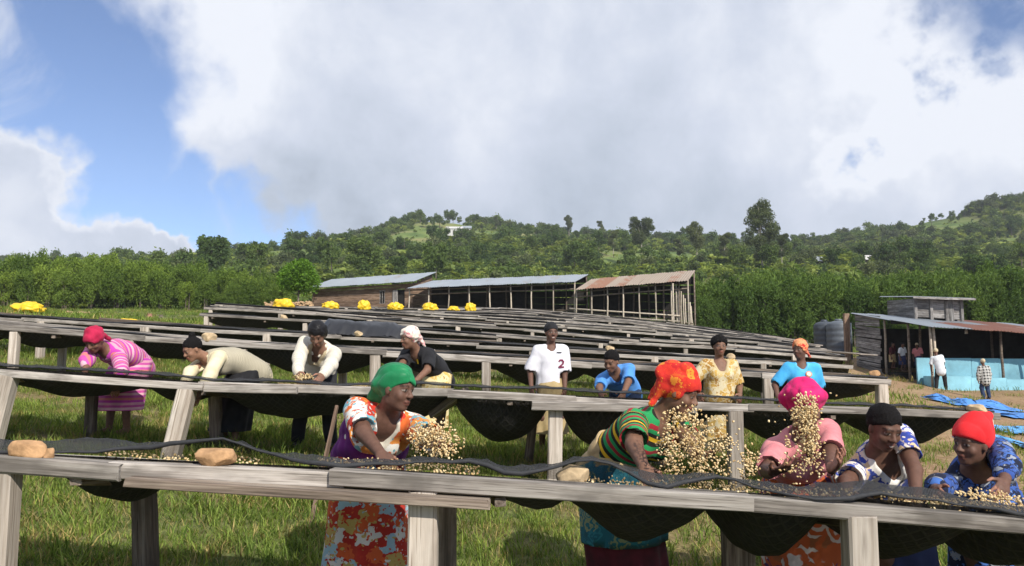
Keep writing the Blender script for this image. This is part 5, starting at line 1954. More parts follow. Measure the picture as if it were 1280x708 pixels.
def folds(seed, amp, fr=22.0, dirw=(1, 1, .35)):
    rg = np.random.default_rng(seed)
    ks = [nrm(rg.normal(size=3) * np.array(dirw)) * fr * rg.uniform(.5, 1.6) for _ in range(6)]
    ph = rg.uniform(0, 6.28, 6)

    def f(x, y, z):
        wx = x + 0.02 * np.sin(31 * z + 11 * y)
        s = 0
        for i, (k, p) in enumerate(zip(ks, ph)):
            q = np.sin(k[0] * wx + k[1] * y + k[2] * z + p)
            s = s + (q if i % 2 else 1.2 - 2.4 * np.abs(q) ** 0.7)      # soft waves and sharp creases
        return amp * s / 2.4
    return f


# cloth and skin materials -------------------------------------------------
def skin_mat():
    m, t, out = new_mat('skin')
    a = t.n('ShaderNodeAttribute', attribute_name='skin')
    tcn = t.n('ShaderNodeTexCoord')
    n1_ = t.noise(tcn.outputs['Object'], 40, 3, 0.5)
    f = t.lin(n1_.outputs['Fac'], .3, .7, .85, 1.15)
    col = t.mix(1.0, a.outputs['Color'], t.n('ShaderNodeCombineColor', ins={0: f, 1: f, 2: f}).outputs[0], 'MULTIPLY')
    p = bsdf(t, out, col, 0.58, 0.28, n1_.outputs['Fac'], 0.08, 0.004)
    p.inputs['Subsurface Weight'].default_value = 0.0
    return m


M_SKIN = skin_mat()


def cloth_mat(name, kind, cols, scale=1.0, trim=None, rough=0.85, seed=0.0):
    """kinds: plain, stripes, patch, floral, check, plaid, swirl; pattern follows the body ('bc')"""
    m, t, out = new_mat(name)
    a = t.n('ShaderNodeAttribute', attribute_name='bc')
    bc = t.vmath('ADD', a.outputs['Vector'], (seed, seed * .7, seed * .3)).outputs[0]
    sp = t.n('ShaderNodeSeparateXYZ', ins={0: bc})
    sx_, sy_, sz_ = sp.outputs
    fine = t.noise(bc, 420, 2, .5)
    soft = t.noise(bc, 9, 3, .5)
    if kind == 'plain':
        col = t.mix(t.ss(soft.outputs['Fac'], .35, .65), cols[0], cols[min(1, len(cols) - 1)])
    elif kind == 'stripes':
        fr = t.math('FRACT', t.math('MULTIPLY', t.math('ADD', sz_, t.math('MULTIPLY', soft.outputs['Fac'], .01)), scale))
        n_ = len(cols)
        col = t.ramp(fr, [(i / n_, c) for i, c in enumerate(cols)], 'CONSTANT')
    elif kind in ('patch', 'floral', 'swirl'):
        wv = t.noise(bc, 18 * scale / 10, 2, .5)
        v = t.vmath('ADD', bc, t.vmath('MULTIPLY', t.vmath('SUBTRACT', wv.outputs['Color'], (.5, .5, .5)).outputs[0], (.05, .05, .05)).outputs[0]).outputs[0]
        vo = t.n('ShaderNodeTexVoronoi', feature='F1', distance='CHEBYCHEV' if kind == 'patch' else 'EUCLIDEAN')
        t.link(v, vo.inputs['Vector'])
        vo.inputs['Scale'].default_value = scale
        rnd = t.n('ShaderNodeSeparateColor', ins={0: vo.outputs['Color']}).outputs[0]
        n_ = len(cols)
        col = t.ramp(rnd, [(i / n_, c) for i, c in enumerate(cols)], 'CONSTANT')
        if kind == 'swirl':
            rg_ = t.math('FRACT', t.math('MULTIPLY', vo.outputs['Distance'], 3.2 * 1.0))
            col = t.mix(t.ss(t.math('ABSOLUTE', t.math('SUBTRACT', rg_, .5)), .20, .30), col, cols[0])
        elif kind == 'floral':
            v2 = t.n('ShaderNodeTexVoronoi', feature='F1')
            t.link(v, v2.inputs['Vector'])
            v2.inputs['Scale'].default_value = scale * 2.3
            r2_ = t.n('ShaderNodeSeparateColor', ins={0: v2.outputs['Color']}).outputs[1]
            c2 = t.ramp(r2_, [(i / n_, c) for i, c in enumerate(cols[::-1])], 'CONSTANT')
            col = t.mix(t.math('SUBTRACT', 1.0, t.ss(v2.outputs['Distance'], .26, .34)), col, c2)
            ed = t.n('ShaderNodeTexVoronoi', feature='DISTANCE_TO_EDGE')
            t.link(v, ed.inputs['Vector'])
            ed.inputs['Scale'].default_value = scale
            col = t.mix(t.math('SUBTRACT', 1.0, t.ss(ed.outputs['Distance'], .03, .07)), col, cols[-1])
        else:
            v2 = t.n('ShaderNodeTexVoronoi', feature='F1')
            t.link(v, v2.inputs['Vector'])
            v2.inputs['Scale'].default_value = scale * 3.1
            r2_ = t.n('ShaderNodeSeparateColor', ins={0: v2.outputs['Color']}).outputs[2]
            c2 = t.ramp(r2_, [(i / n_, c) for i, c in enumerate(cols)], 'CONSTANT')
            col = t.mix(t.math('SUBTRACT', 1.0, t.ss(v2.outputs['Distance'], .28, .38)), col, c2)
    else:                                     # check / plaid
        fx = t.math('FRACT', t.math('MULTIPLY', sx_, scale))
        fz = t.math('FRACT', t.math('MULTIPLY', sz_, scale))
        bx_, bz_ = t.math('GREATER_THAN', fx, .5), t.math('GREATER_THAN', fz, .5)
        if kind == 'check':
            q = t.math('ABSOLUTE', t.math('SUBTRACT', bx_, bz_))
            col = t.mix(q, cols[0], cols[1])
        else:
            col = t.mix(t.math('MULTIPLY', t.math('ADD', bx_, bz_), .5), cols[0], cols[1])
            ln = t.math('MAXIMUM', t.math('LESS_THAN', t.math('ABSOLUTE', t.math('SUBTRACT', fx, .25)), .05), t.math('LESS_THAN', t.math('ABSOLUTE', t.math('SUBTRACT', fz, .25)), .05))
            col = t.mix(ln, col, cols[2])
    if trim is not None:
        tr = t.n('ShaderNodeAttribute', attribute_name='trim')
        col = t.mix(t.ss(tr.outputs['Fac'], .4, .6), col, trim)
    f = t.lin(fine.outputs['Fac'], .3, .7, .86, 1.12)
    col = t.mix(1.0, col, t.n('ShaderNodeCombineColor', ins={0: f, 1: f, 2: f}).outputs[0], 'MULTIPLY')
    p = bsdf(t, out, col, rough, 0.2, t.math('ADD', t.math('MULTIPLY', fine.outputs['Fac'], .3), soft.outputs['Fac']), 0.25, 0.01)
    p.inputs['Sheen Weight'].default_value = 0.04
    return m


M_HAIR = plain_mat('black_hair', (0.009, 0.008, 0.008), 0.8, 0.12, 0.4, 120, 0.9)
M_HAIR_SL = plain_mat('sleek_black_hair', (0.010, 0.009, 0.010), 0.45, 0.25, 0.3, 30, 0.2)
M_SHOE = plain_mat('dark_shoe', (0.03, 0.028, 0.03), 0.6, 0.3, 0.3, 20, 0.2)


class Skel:
    pass


def skeleton(sp, lean, side, H):
    """joints in person space: origin between the feet, facing -y, x to the person's left"""
    k = Skel()
    S = k.S = H / 1.62
    k.fat = sp.get('fat', 1.0)
    hz = 0.82 * S * sp.get('hip', 1.0) - 0.06 * S * (lean / 90.0)
    back = 0.20 * S * math.sin(math.radians(min(lean, 80)))
    P = A3(0, back, hz)
    Rm = lambda a, b: rotv((0, 1, 0), b) @ rotv((1, 0, 0), a)
    R1, R2 = Rm(lean * .82, side * .8), Rm(lean * 1.12, side * 1.15)
    u1, u2 = R1 @ A3(0, 0, 1), R2 @ A3(0, 0, 1)
    tw = rotv(u2, sp.get('twist', 0))
    k.P, k.u1, k.u2 = P, u1, u2
    k.f1 = R1 @ A3(0, -1, 0)
    k.f2 = tw @ R2 @ A3(0, -1, 0)
    k.s1 = R1 @ A3(1, 0, 0)
    k.s2 = tw @ R2 @ A3(1, 0, 0)
    k.waist = P + u1 * .14 * S
    k.chest = k.waist + u2 * .17 * S
    k.N = k.waist + u2 * .35 * S
    hy, hp, hr = sp.get('head', (0, 0, 0))
    Rh = rotv((0, 0, 1), hy) @ rotv((1, 0, 0), -hp) @ rotv((0, 1, 0), hr)
    k.hf, k.hs, k.hu = Rh @ A3(0, -1, 0), Rh @ A3(1, 0, 0), Rh @ A3(0, 0, 1)
    nd = nrm(u2 * .75 + A3(0, 0, .25) + k.f2 * .12)
    k.Hc = k.N + nd * .075 * S + k.hu * .105 * S + k.hf * .022 * S
    return k


def solve(sp):
    """the lean (and height, when upright) that brings the head to its place"""
    x = XAT(sp['feet'][0], sp['feet'][1])
    Y = sp['feet'][1]
    root = A3(x, Y, gz(x, Y) + sp.get('lift', 0))
    Rz = rotv((0, 0, 1), sp.get('yaw', 0))
    best = None
    Hs = [sp['H']] if not sp.get('freeH') else list(np.arange(1.30, 1.76, 0.015))
    leans = np.arange(0, 96, 2.5) if not sp.get('freeH') else [sp.get('lean', 4)]
    sides = np.arange(-36, 37, 3.0)
    for H in Hs:
        for a in leans:
            for b in sides:
                k = skeleton(sp, a, b, H)
                p = root + Rz @ k.Hc
                d = p - A3(0, 0, CZ)
                c, s = math.cos(PITCH), math.sin(PITCH)
                dep = d[1] * c + d[2] * s
                v = -d[1] * s + d[2] * c
                px, py = 640 + FPX * d[0] / dep, 354 - FPX * v / dep
                e = (px - sp['hc'][0]) ** 2 + (py - sp['hc'][1]) ** 2 + (b * .18) ** 2
                if best is None or e < best[0]:
                    best = (e, a, b, H, px, py, p)
    return root, Rz, best


def ik(a, t, l1, l2, hint):
    d = t - a
    L = np.linalg.norm(d)
    Lm = min(L, (l1 + l2) * .995)
    d = d / L
    t = a + d * Lm
    x = (l1 * l1 - l2 * l2 + Lm * Lm) / (2 * Lm)
    hgt = math.sqrt(max(l1 * l1 - x * x, 0))
    hn = hint - d * (hint @ d)
    hn = nrm(hn)
    return a + d * x + hn * hgt, t


def make_person(sp):
    root, Rz, (err, lean, side, H, ppx, ppy, hw) = solve(sp)
    k = skeleton(sp, lean, side, H)
    S = k.S
    fat = k.fat
    det = sp.get('h', 0.009)
    if sp.get('verbose', True):
        print('PERSON', sp['key'], 'err %.1f lean %.0f side %.0f H %.2f headY %.2f' % (err, lean, side, H, hw[1]))
    e = empty('person', tuple(root), math.radians(sp.get('yaw', 0)))
    tag(e, sp['label'], 'person', sp.get('group', None))
    tolocal = lambda p: Rz.T @ (np.array(p) - root)
    # arms
    shw = .158 * S * (0.5 + 0.5 * fat)
    arms = {}
    for sgn, key in ((-1, 'a'), (1, 'b')):
        sh = k.waist + k.u2 * .295 * S + k.s2 * sgn * shw
        if key in sp.get('hands', {}):
            px, py, Y = sp['hands'][key]
            tg = tolocal(W(px, py, Y))
        else:
            tg = sh + A3(sgn * .06, -.03, -.50) * S
        hint = sp.get('hint', {}).get(key, A3(sgn * .8, .5, -.3))
        el, wr = ik(sh, tg, .275 * S, .235 * S, np.array(hint, float))
        arms[key] = (sh, el, wr, sgn)
    # feet and legs
    fs = sp.get('stance', .11) * S
    legs = []
    for sgn in (-1, 1):
        hip = k.P + k.s1 * sgn * .085 * S - k.u1 * .02
        an = A3(sgn * fs, .02 + sp.get('step', 0) * sgn * .5, .075 * S)
        kn, an = ik(hip, an, .375 * S, .372 * S, A3(sgn * .15, -1, 0))
        kn = kn
        legs.append((hip, kn, A3(sgn * fs, .02 + sp.get('step', 0) * sgn * .5, .075 * S)))
    TOR = [(k.P - k.u1 * .01, k.waist, .142 * fat, .122 * fat, k.f1, 1.36), (k.waist, k.chest, .120 * fat, .142 * (.6 + .4 * fat), k.f2, 1.34),
           (k.chest, k.chest + k.u2 * .085 * S, .142 * (.6 + .4 * fat), .115, k.f2, 1.38)]

    def torso(F, g, kk=.05):
        for a, b, ra, rb, fl, rt in TOR:
            F.cap(a, b, ra * S + g, rb * S + g, kk, 'u', fl, rt)
        bu = sp.get('bust', 0)
        if bu:
            for sg in (-1, 1):
                F.ell(k.chest + k.u2 * .01 * S + k.f2 * .088 * S + k.s2 * sg * .068 * S, (A3(.058, .052, .06) * bu + g) * S, np.stack([k.s2, k.f2, k.u2]), .04)
    # ---------------- body: one continuous skin
    B = Field(det)
    torso(B, 0)
    hR = np.stack([k.hs, k.hf, k.hu])
    hp = lambda x, y, z: k.Hc + (k.hs * x + k.hf * y + k.hu * z) * S
    B.cap(k.chest + k.u2 * .12 * S, hp(0, -.022, -.055), .058 * S, .050 * S, .03)
    B.ell(hp(0, -.014, .030), A3(.075, .094, .088) * S, hR, .02)
    B.ell(hp(0, .020, -.036), A3(.060, .066, .078) * S, hR, .03)
    B.ell(hp(0, .056, -.094), A3(.028, .023, .021) * S, hR, .025)
    for sg in (-1, 1):
        B.ell(hp(sg * .038, .058, -.030), A3(.024, .020, .022) * S, hR, .018)
        B.ell(hp(sg * .031, .096, .004), A3(.015, .012, .0085) * S, hR, .014, 's')
        B.ell(hp(sg * .031, .073, .003), A3(.014, .0125, .0115) * S, hR, .003)
        B.ell(hp(sg * .075, -.004, -.008), A3(.009, .017, .030) * S, hR, .006)
        B.ell(hp(sg * .013, .094, -.030), A3(.0095, .010, .008) * S, hR, .008)
    B.cap(hp(-.036, .076, .022), hp(.036, .076, .022), .011 * S, .011 * S, .015)
    B.cap(hp(0, .083, .004), hp(0, .103, -.027), .0085 * S, .0125 * S, .008)
    B.ell(hp(0, .084, -.058), A3(.023, .013, .0075) * S, hR, .006)
    B.ell(hp(0, .082, -.0715), A3(.021, .0125, .0085) * S, hR, .006)
    palms = []
    for key, (sh, el, wr, sgn) in arms.items():
        B.cap(k.chest + k.u2 * .10 * S, sh, .060 * S, .054 * S * fat, .05)
        B.cap(sh, el, .050 * S * fat, .039 * S * fat, .03)
        B.cap(el, wr, .040 * S * fat, .0265 * S, .015)
        d = nrm(wr - el)
        hd = sp.get('hdir', {}).get(key)
        if hd is not None:
            d = nrm(Rz.T @ np.array(hd, float))
        pn = sp.get('palm', {}).get(key)
        pn = nrm(Rz.T @ np.array(pn, float)) if pn is not None else nrm(A3(-sgn * .7, .2, -.6))
        pn = nrm(pn - d * (pn @ d))
        wv = np.cross(d, pn)
        ths = sgn if (wv @ A3(1, 0, 0)) < 0 else -sgn
        ths = ths if pn[2] < .3 else -ths
        pc = wr + d * .048 * S
        B.ell(pc, A3(.040, .052, .0155) * S, np.stack([wv, d, pn]), .02)
        palms.append((wr + d * .08 * S, pn, d))
        curl = sp.get('curl', {}).get(key, .45)
        rf = max(.0085 * S, det * .92)
        for q, (o, L) in enumerate(((-.029, .066), (-.010, .078), (.010, .074), (.028, .058))):
            b0 = wr + (d * .088 + wv * o * 1.02) * S
            c1, c2 = curl * (.8 + .1 * q), curl * (1.9 + .15 * q)
            sprd = wv * o * 2.2
            d1 = nrm(d * math.cos(c1) + pn * math.sin(c1) + sprd)
            d2 = nrm(d * math.cos(c2) + pn * math.sin(c2) + sprd)
            b1 = b0 + d1 * L * .52 * S
            b2 = b1 + d2 * L * .52 * S
            B.cap(b0 - d * .012, b1, rf * 1.05, rf, .004)
            B.cap(b1, b2, rf, rf * .8, .003)
        t0 = wr + (d * .025 + wv * ths * .028) * S
        t1 = t0 + nrm(d * .62 + wv * ths * .72 + pn * .35) * .040 * S
        t2 = t1 + nrm(d * .85 + wv * ths * .25 + pn * .45) * .032 * S
        B.cap(t0, t1, rf * 1.35, rf * 1.1, .01)
        B.cap(t1, t2, rf * 1.1, rf * .85, .003)
    for (hip, kn, an) in legs:
        B.cap(hip, kn, .082 * S * fat, .054 * S, .04)
        B.cap(kn, an, .053 * S, .034 * S, .02)
        B.cap(an + A3(0, .02, -.035) * S, an + A3(0, -.15, -.05) * S, .036 * S, .025 * S, .02)
    V, Q = B.build()
    sk = np.array(sp.get('skin', (0.105, 0.055, 0.036)))
    C = np.tile(np.append(sk, 1.0), (len(V), 1))
    L = (V - k.Hc) @ np.stack([k.hs, k.hf, k.hu]).T / S
    fr = L[:, 1] > .03

    def paint(m, c, a=1.0):
        C[m, :3] = C[m, :3] * (1 - a) + np.array(c) * a
    for sg in (-1, 1):
        ex, ez = L[:, 0] - sg * .031, L[:, 2] - .003
        paint(fr & ((ex / .021) ** 2 + (ez / .014) ** 2 < 1), sk * .6, .5)
        paint(fr & ((ex / .0145) ** 2 + (ez / .0065) ** 2 < 1), (.32, .27, .23))
        paint(fr & ((ex / .0070) ** 2 + (ez / .0085) ** 2 < 1), (.012, .009, .008))
        paint(fr & (np.abs(ex) < .022) & (np.abs(L[:, 2] - .027 + 9 * ex * ex) < .0055), sk * .22, .85)
    paint(fr & ((L[:, 0] / .026) ** 2 + ((L[:, 2] + .065) / .0165) ** 2 < 1) & (L[:, 1] > .06), sk * A3(1.15, .75, .78), .8)
    paint(fr & (np.abs(L[:, 0]) < .022) & (np.abs(L[:, 2] + .0645) < .0035) & (L[:, 1] > .06), sk * .3, .8)
    if sp.get('smile'):
        paint(fr & ((L[:, 0] / .016) ** 2 + ((L[:, 2] + .0645) / .0042) ** 2 < 1) & (L[:, 1] > .06), (.50, .46, .40), .85)
    for pc, pn, d in palms:
        q = V - pc
        m = (np.linalg.norm(q, axis=1) < .13 * S) & ((q @ pn) > .004) & ((q @ d) > -.09)
        paint(m, (.34, .165, .11), .75)
    obj('body', mesh_np('body', V, Q, [M_SKIN], True, attrs={'skin': ('FLOAT_COLOR', 'POINT', C)}), e)

    # ---------------- garments
    def bodycoords(V):
        t = (V - k.waist) @ k.u2
        x = (V - k.waist) @ k.s2
        y = (V - k.waist) @ k.f2
        out_ = np.stack([x, y, t], 1)
        for key, (sh, el, wr, sgn) in arms.items():
            d1 = nrm(el - sh)
            q = V - sh
            ta = q @ d1
            rad = np.linalg.norm(q - ta[:, None] * d1, axis=1)
            m = (ta > .03) & (rad < .095) & (x * sgn > shw * .75)
            out_[m, 2] = .30 - ta[m]
            out_[m, 0] = x[m] + sgn * .1
        return out_

    def garment(nm, F, mat, disp, trimf=None):
        V, Q = F.build(disp)
        tr = np.zeros(len(V)) if trimf is None else trimf(V)
        me = mesh_np(nm, V, Q, [mat], True, attrs={'trim': ('FLOAT', 'POINT', tr)})
        a = me.attributes.new('bc', 'FLOAT_VECTOR', 'POINT')
        a.data.foreach_set('vector', bodycoords(V).astype(np.float32).ravel())
        return obj(nm, me, e), V
    meshes = {}
    dc = sp.get('hc_', det * 1.15)
    top = sp.get('top')
    if top:
        g = top.get('g', .012)
        F = Field(dc)
        torso(F, g, .07)
        F.cap(k.waist, k.P - k.u1 * top.get('drop', .08) * S, .135 * fat * S + g, (.150 * fat + .012) * S + g, .06, 'u', k.f1, 1.30)
        F.cap(k.chest + k.u2 * .105 * S - k.s2 * shw * .8, k.chest + k.u2 * .105 * S + k.s2 * shw * .8, .050 * S + g, .050 * S + g, .05)
        sl = top.get('sleeve', .7)
        for key, (sh, el, wr, sgn) in arms.items():
            g2 = g + top.get('gs', .006)
            if sl <= 1:
                end = sh + (el - sh) * (sl + .15)
                F.cap(sh, end, .049 * S * fat + g2, .046 * S * fat + g2 * 1.15, .035)
                c = sh + (el - sh) * sl
                n_ = nrm(el - sh)
                ext = A3(.13, .13, .13)
                F.cut(c, n_, np.minimum(c, el) - ext * .75, np.maximum(c, el) + ext * .75) if False else F.cap(c + n_ * .075, c + n_ * .20, .07 + .01, .075, .004, 's')
            else:
                F.cap(sh, el, .048 * S * fat + g2, .041 * S * fat + g2, .035)
                end = el + (wr - el) * (sl - 1)
                F.cap(el, end, .041 * S * fat + g2, .030 * S + g2, .03)
        nk = top.get('neck', .06)
        a_ = k.N + k.f2 * .075 * S - k.u2 * .005 * S
        b_n = k.N + k.f2 * .125 * S - k.u2 * nk * S
        ra_, rb_ = top.get('nw', .062) * S, top.get('nb', .028) * S
        F.cap(k.chest + k.u2 * .135 * S, k.N + k.u2 * .12 * S, .060 * S, .085 * S, .012, 's')
        F.cap(a_, b_n, ra_, rb_, .012, 's')
        F.cut(k.P - k.u1 * top.get('hem', .10) * S, -k.u1) if top.get('hem') is not None else None

        def trimf(V, a_=a_, b_n=b_n, ra_=ra_, rb_=rb_):
            d = F.dist('cap', (a_, b_n, ra_, rb_, None, 1.0), V[:, 0], V[:, 1], V[:, 2])
            return (d < top.get('tw', .022)).astype(float)
        o, Vt = garment(top.get('name', 'shirt'), F, top['mat'], folds(sp['seed'], top.get('fold', .0050), 24), trimf)
        meshes['top'] = Vt
        if top.get('collar'):
            F = Field(dc * .85)
            for sg in (-1, 1):
                F.cap(k.N - k.u2 * .005 * S + k.s2 * sg * .066 * S - k.f2 * .02 * S, k.N + k.f2 * .085 * S + k.s2 * sg * .035 * S - k.u2 * .05 * S, .020 * S, .014 * S, .01)
            F.cap(k.N + k.s2 * .066 * S - k.f2 * .02 * S, k.N - k.s2 * .066 * S - k.f2 * .02 * S, .02 * S, .02 * S, .01)
            garment('collar', F, top['collar'], None)
    vest = sp.get('vest')
    if vest:
        F = Field(dc)
        torso(F, .026, .07)
        F.cap(k.waist, k.P - k.u1 * .10 * S, .150 * fat * S + .02, (.165 * fat) * S + .02, .06, 'u', k.f1, 1.25)
        F.cap(k.N + k.f2 * .085 * S + k.u2 * .02 * S, k.N + k.f2 * .15 * S - k.u2 * .26 * S, .085 * S, .05 * S, .01, 's')
        F.cap(k.chest + k.u2 * .135 * S, k.N + k.u2 * .12 * S, .07 * S, .09 * S, .012, 's')
        garment('waistcoat', F, vest, folds(sp['seed'] + 5, .003, 22))
    if sp.get('wrap'):
        F = Field(dc)
        wr_ = sp['wrap']
        F.cap(k.waist + k.u1 * (sp.get('wrap_top', .02) + .02) * S, k.P - k.u1 * .10 * S, .142 * fat * S + .03, .162 * fat * S + .032, .05, 'u', k.f1, 1.28)
        F.cut(k.waist + k.u1 * sp.get('wrap_top', .02) * S, k.u1)
        F.cut(k.P - k.u1 * .17 * S, -k.u1)
        garment('waist_wrap', F, wr_, folds(sp['seed'] + 9, .006, 30, (.3, .3, 1)))
    # skirt: a hanging loft with folds
    for skt in ([sp['skirt']] if isinstance(sp.get('skirt'), dict) else sp.get('skirt', [])):
        hz_ = skt.get('hem', .16)
        w0 = k.waist - k.u1 * .03 * S
        zo = skt.get('out', 0.0)
        pts = [(w0, .150 * fat + zo, .125 * fat + zo), (k.P, .192 * fat + zo, .170 * fat + zo), (k.P * A3(.6, .6, 0) + A3(0, .0, k.P[2] * .78), .205 * fat + zo, .180 * fat + zo),
               (A3(0, k.P[1] * .3 + .01, k.P[2] * .5), .215 * fat + zo, .18 * fat + zo), (A3(0, .01, hz_), .235 * fat * skt.get('flare', 1), .19 * fat * skt.get('flare', 1))]
        T = np.linspace(0, 4, 30)
        nth = 88
        Vs, Fs, bc = [], [], []
        rg = np.random.default_rng(sp['seed'] + 3)
        ph = rg.uniform(0, 6.28, 5)
        for i, tt in enumerate(T):
            j = min(3, int(tt))
            q = tt - j
            c = pts[j][0] * (1 - q) + pts[j + 1][0] * q
            rx, ry = (pts[j][1] * (1 - q) + pts[j + 1][1] * q) * S, (pts[j][2] * (1 - q) + pts[j + 1][2] * q) * S
            for m_ in range(nth):
                th = 2 * math.pi * m_ / nth
                fo = 1 + (.012 + .05 * max(0, (tt - 1) / 3)) * (math.sin(7 * th + ph[0] + .5 * tt) * .6 + math.sin(11 * th + ph[1] - .4 * tt) * .5 + math.sin(4 * th + ph[2]) * .4)
                Vs.append(c + A3(rx * fo * math.cos(th), ry * fo * math.sin(th), (.02 * math.sin(3 * th) if i == 0 else 0)))
                bc.append((th * .2, 0.0, c[2]))
        for i in range(len(T) - 1):
            for m_ in range(nth):
                m2 = (m_ + 1) % nth
                Fs.append((i * nth + m_, (i + 1) * nth + m_, (i + 1) * nth + m2, i * nth + m2))
        Vs, Fs = np.array(Vs), np.array(Fs)[:, ::-1]
        me = mesh_np('skirt', Vs, Fs, [skt['mat']], True)
        a = me.attributes.new('bc', 'FLOAT_VECTOR', 'POINT')
        a.data.foreach_set('vector', np.array(bc, np.float32).ravel())
        obj('skirt', me, e)
    if sp.get('trousers'):
        F = Field(dc)
        F.cap(k.waist, k.P - k.u1 * .02, .132 * fat * S + .012, .150 * fat * S + .012, .05, 'u', k.f1, 1.3)
        for (hip, kn, an) in legs:
            F.cap(hip, kn, .086 * S * fat + .014, .062 * S + .016, .05)
            F.cap(kn, an + A3(0, 0, .02), .062 * S + .016, .050 * S + .014, .03)
        garment('trousers', F, sp['trousers'], folds(sp['seed'] + 2, .004, 20))
        for (hip, kn, an) in legs:
            F = Field(max(.009, det))
            F.cap(an + A3(0, .03, -.04) * S, an + A3(0, -.16, -.045) * S, .042 * S, .032 * S, .02)
            F.cut(an + A3(0, 0, -.078) * S, (0, 0, -1))
            V, Q = F.build()
            obj('shoe', mesh_np('shoe', V, Q, [M_SHOE], True), e)
    # ---------------- head covering
    hd = sp.get('cover')
    hl = lambda V: (V - k.Hc) @ np.stack([k.hs, k.hf, k.hu]).T / S
    if hd:
        F = Field(det * .9)
        kind, mat = hd[0], hd[1]
        pl_c, pl_n = hp(0, .080, .048), -(k.hu * .86 - k.hf * .51)
        fd = None
        nm = 'headscarf'
        if kind == 'short_hair':
            nm = 'hair'
            F.ell(hp(0, -.018, .034), A3(.083, .100, .094) * S, hR, .01)
            fd = folds(sp['seed'], .0022, 160, (1, 1, 1))
            pl_c = hp(0, .078, .058)
        elif kind == 'sleek_bun':
            nm = 'hair'
            F.ell(hp(0, -.018, .034), A3(.082, .100, .092) * S, hR, .01)
            F.ell(hp(0, -.06, .135), A3(.034, .034, .030) * S, hR, .02)
            fd = folds(sp['seed'], .0016, 120, (1, .2, 1))
            pl_c = hp(0, .078, .058)
        elif kind == 'bob':
            nm = 'hair'
            F.ell(hp(0, -.02, .036), A3(.092, .106, .098) * S, hR, .01)
            F.ell(hp(0, -.055, -.02), A3(.085, .06, .075) * S, hR, .04)
            fd = folds(sp['seed'], .003, 90, (1, .3, 1))
            pl_c = hp(0, .078, .060)
        elif kind == 'afro':
            nm = 'hair'
            F.ell(hp(0, -.022, .046), A3(.100, .108, .102) * S, hR, .01)
            fd = folds(sp['seed'], .005, 130, (1, 1, 1))
            pl_c = hp(0, .080, .060)
        elif kind == 'cap':
            nm = 'knitted_cap'
            F.ell(hp(0, -.016, .042), A3(.086, .104, .096) * S, hR, .01)
            fd = folds(sp['seed'], .0025, 60)
        elif kind == 'beanie':
            nm = 'woollen_hat'
            F.ell(hp(0, -.016, .044), A3(.091, .110, .102) * S, hR, .01)
            F.cap(hp(0, -.045, .115), hp(0, -.125, .135), .055 * S, .022 * S, .05)
            F.ell(hp(0, -.135, .138), A3(.022, .02, .025) * S, hR, .01)
            fd = folds(sp['seed'], .0035, 50)
        elif kind == 'turban':
            F.ell(hp(0, -.020, .062), A3(.100, .114, .108) * S, hR, .01)
            for q in range(14):          # thick rolled wrap round the crown
                th0, th1 = q / 14 * 6.283, (q + 1) / 14 * 6.283
                rr0, rr1 = .031 + .006 * math.sin(q * 2.1), .031 + .006 * math.sin((q + 1) * 2.1)
                tz = lambda th: .058 + .030 * math.cos(th)
                F.cap(hp(.088 * math.sin(th0), -.018 + .098 * math.cos(th0), tz(th0)), hp(.088 * math.sin(th1), -.018 + .098 * math.cos(th1), tz(th1)), rr0 * S, rr1 * S, .02)
            fd = folds(sp['seed'], .004, 60)
            pl_n = None
        else:                            # tied scarf with a knot or a falling tail
            F.ell(hp(0, -.018, .038), A3(.089, .110, .100) * S, hR, .01)
            if kind == 'scarf_tail':
                F.cap(hp(0, -.10, .01), hp(.01, -.165, -.075), .048 * S, .022 * S, .04)
                F.cap(hp(.03, -.10, -.02), hp(.05, -.13, -.13), .035 * S, .014 * S, .03)
            elif kind == 'scarf_knot':
                F.ell(hp(.0, -.105, .00), A3(.034, .03, .03) * S, hR, .02)
                F.cap(hp(-.03, -.11, -.01), hp(-.06, -.13, -.13), .024 * S, .010 * S, .02)
                F.cap(hp(.03, -.11, -.01), hp(.05, -.15, -.10), .022 * S, .010 * S, .02)
            elif kind == 'scarf_high':
                F.cap(hp(0, -.02, .085), hp(.0, -.085, .085), .066 * S, .055 * S, .05)
                F.ell(hp(-.05, -.11, .06), A3(.03, .03, .026) * S, hR, .02)
                F.cap(hp(-.05, -.085, .04), hp(-.07, -.10, -.11), .03 * S, .010 * S, .03)
                F.cap(hp(-.02, -.10, .03), hp(-.03, -.13, -.09), .024 * S, .010 * S, .03)
            fd = folds(sp['seed'], .0062, 48, (.5, .8, 1))
        if pl_n is not None:
            # the cap ends on the brow in front and on the nape behind
            F.cut(pl_c, pl_n) if kind not in ('scarf_tail', 'scarf_knot', 'scarf_high', 'bob') else F.ell(hp(0, .085, -.055), A3(.098, .115, .105) * S, hR, .01, 's')
        V, Q = F.build(fd)
        me = mesh_np(nm, V, Q, [mat], True, attrs={'trim': ('FLOAT', 'POINT', np.zeros(len(V)))})
        a = me.attributes.new('bc', 'FLOAT_VECTOR', 'POINT')
        a.data.foreach_set('vector', hl(V).astype(np.float32).ravel())
        obj(nm, me, e)
        meshes['cover'] = V
    return e, root, Rz, k, meshes


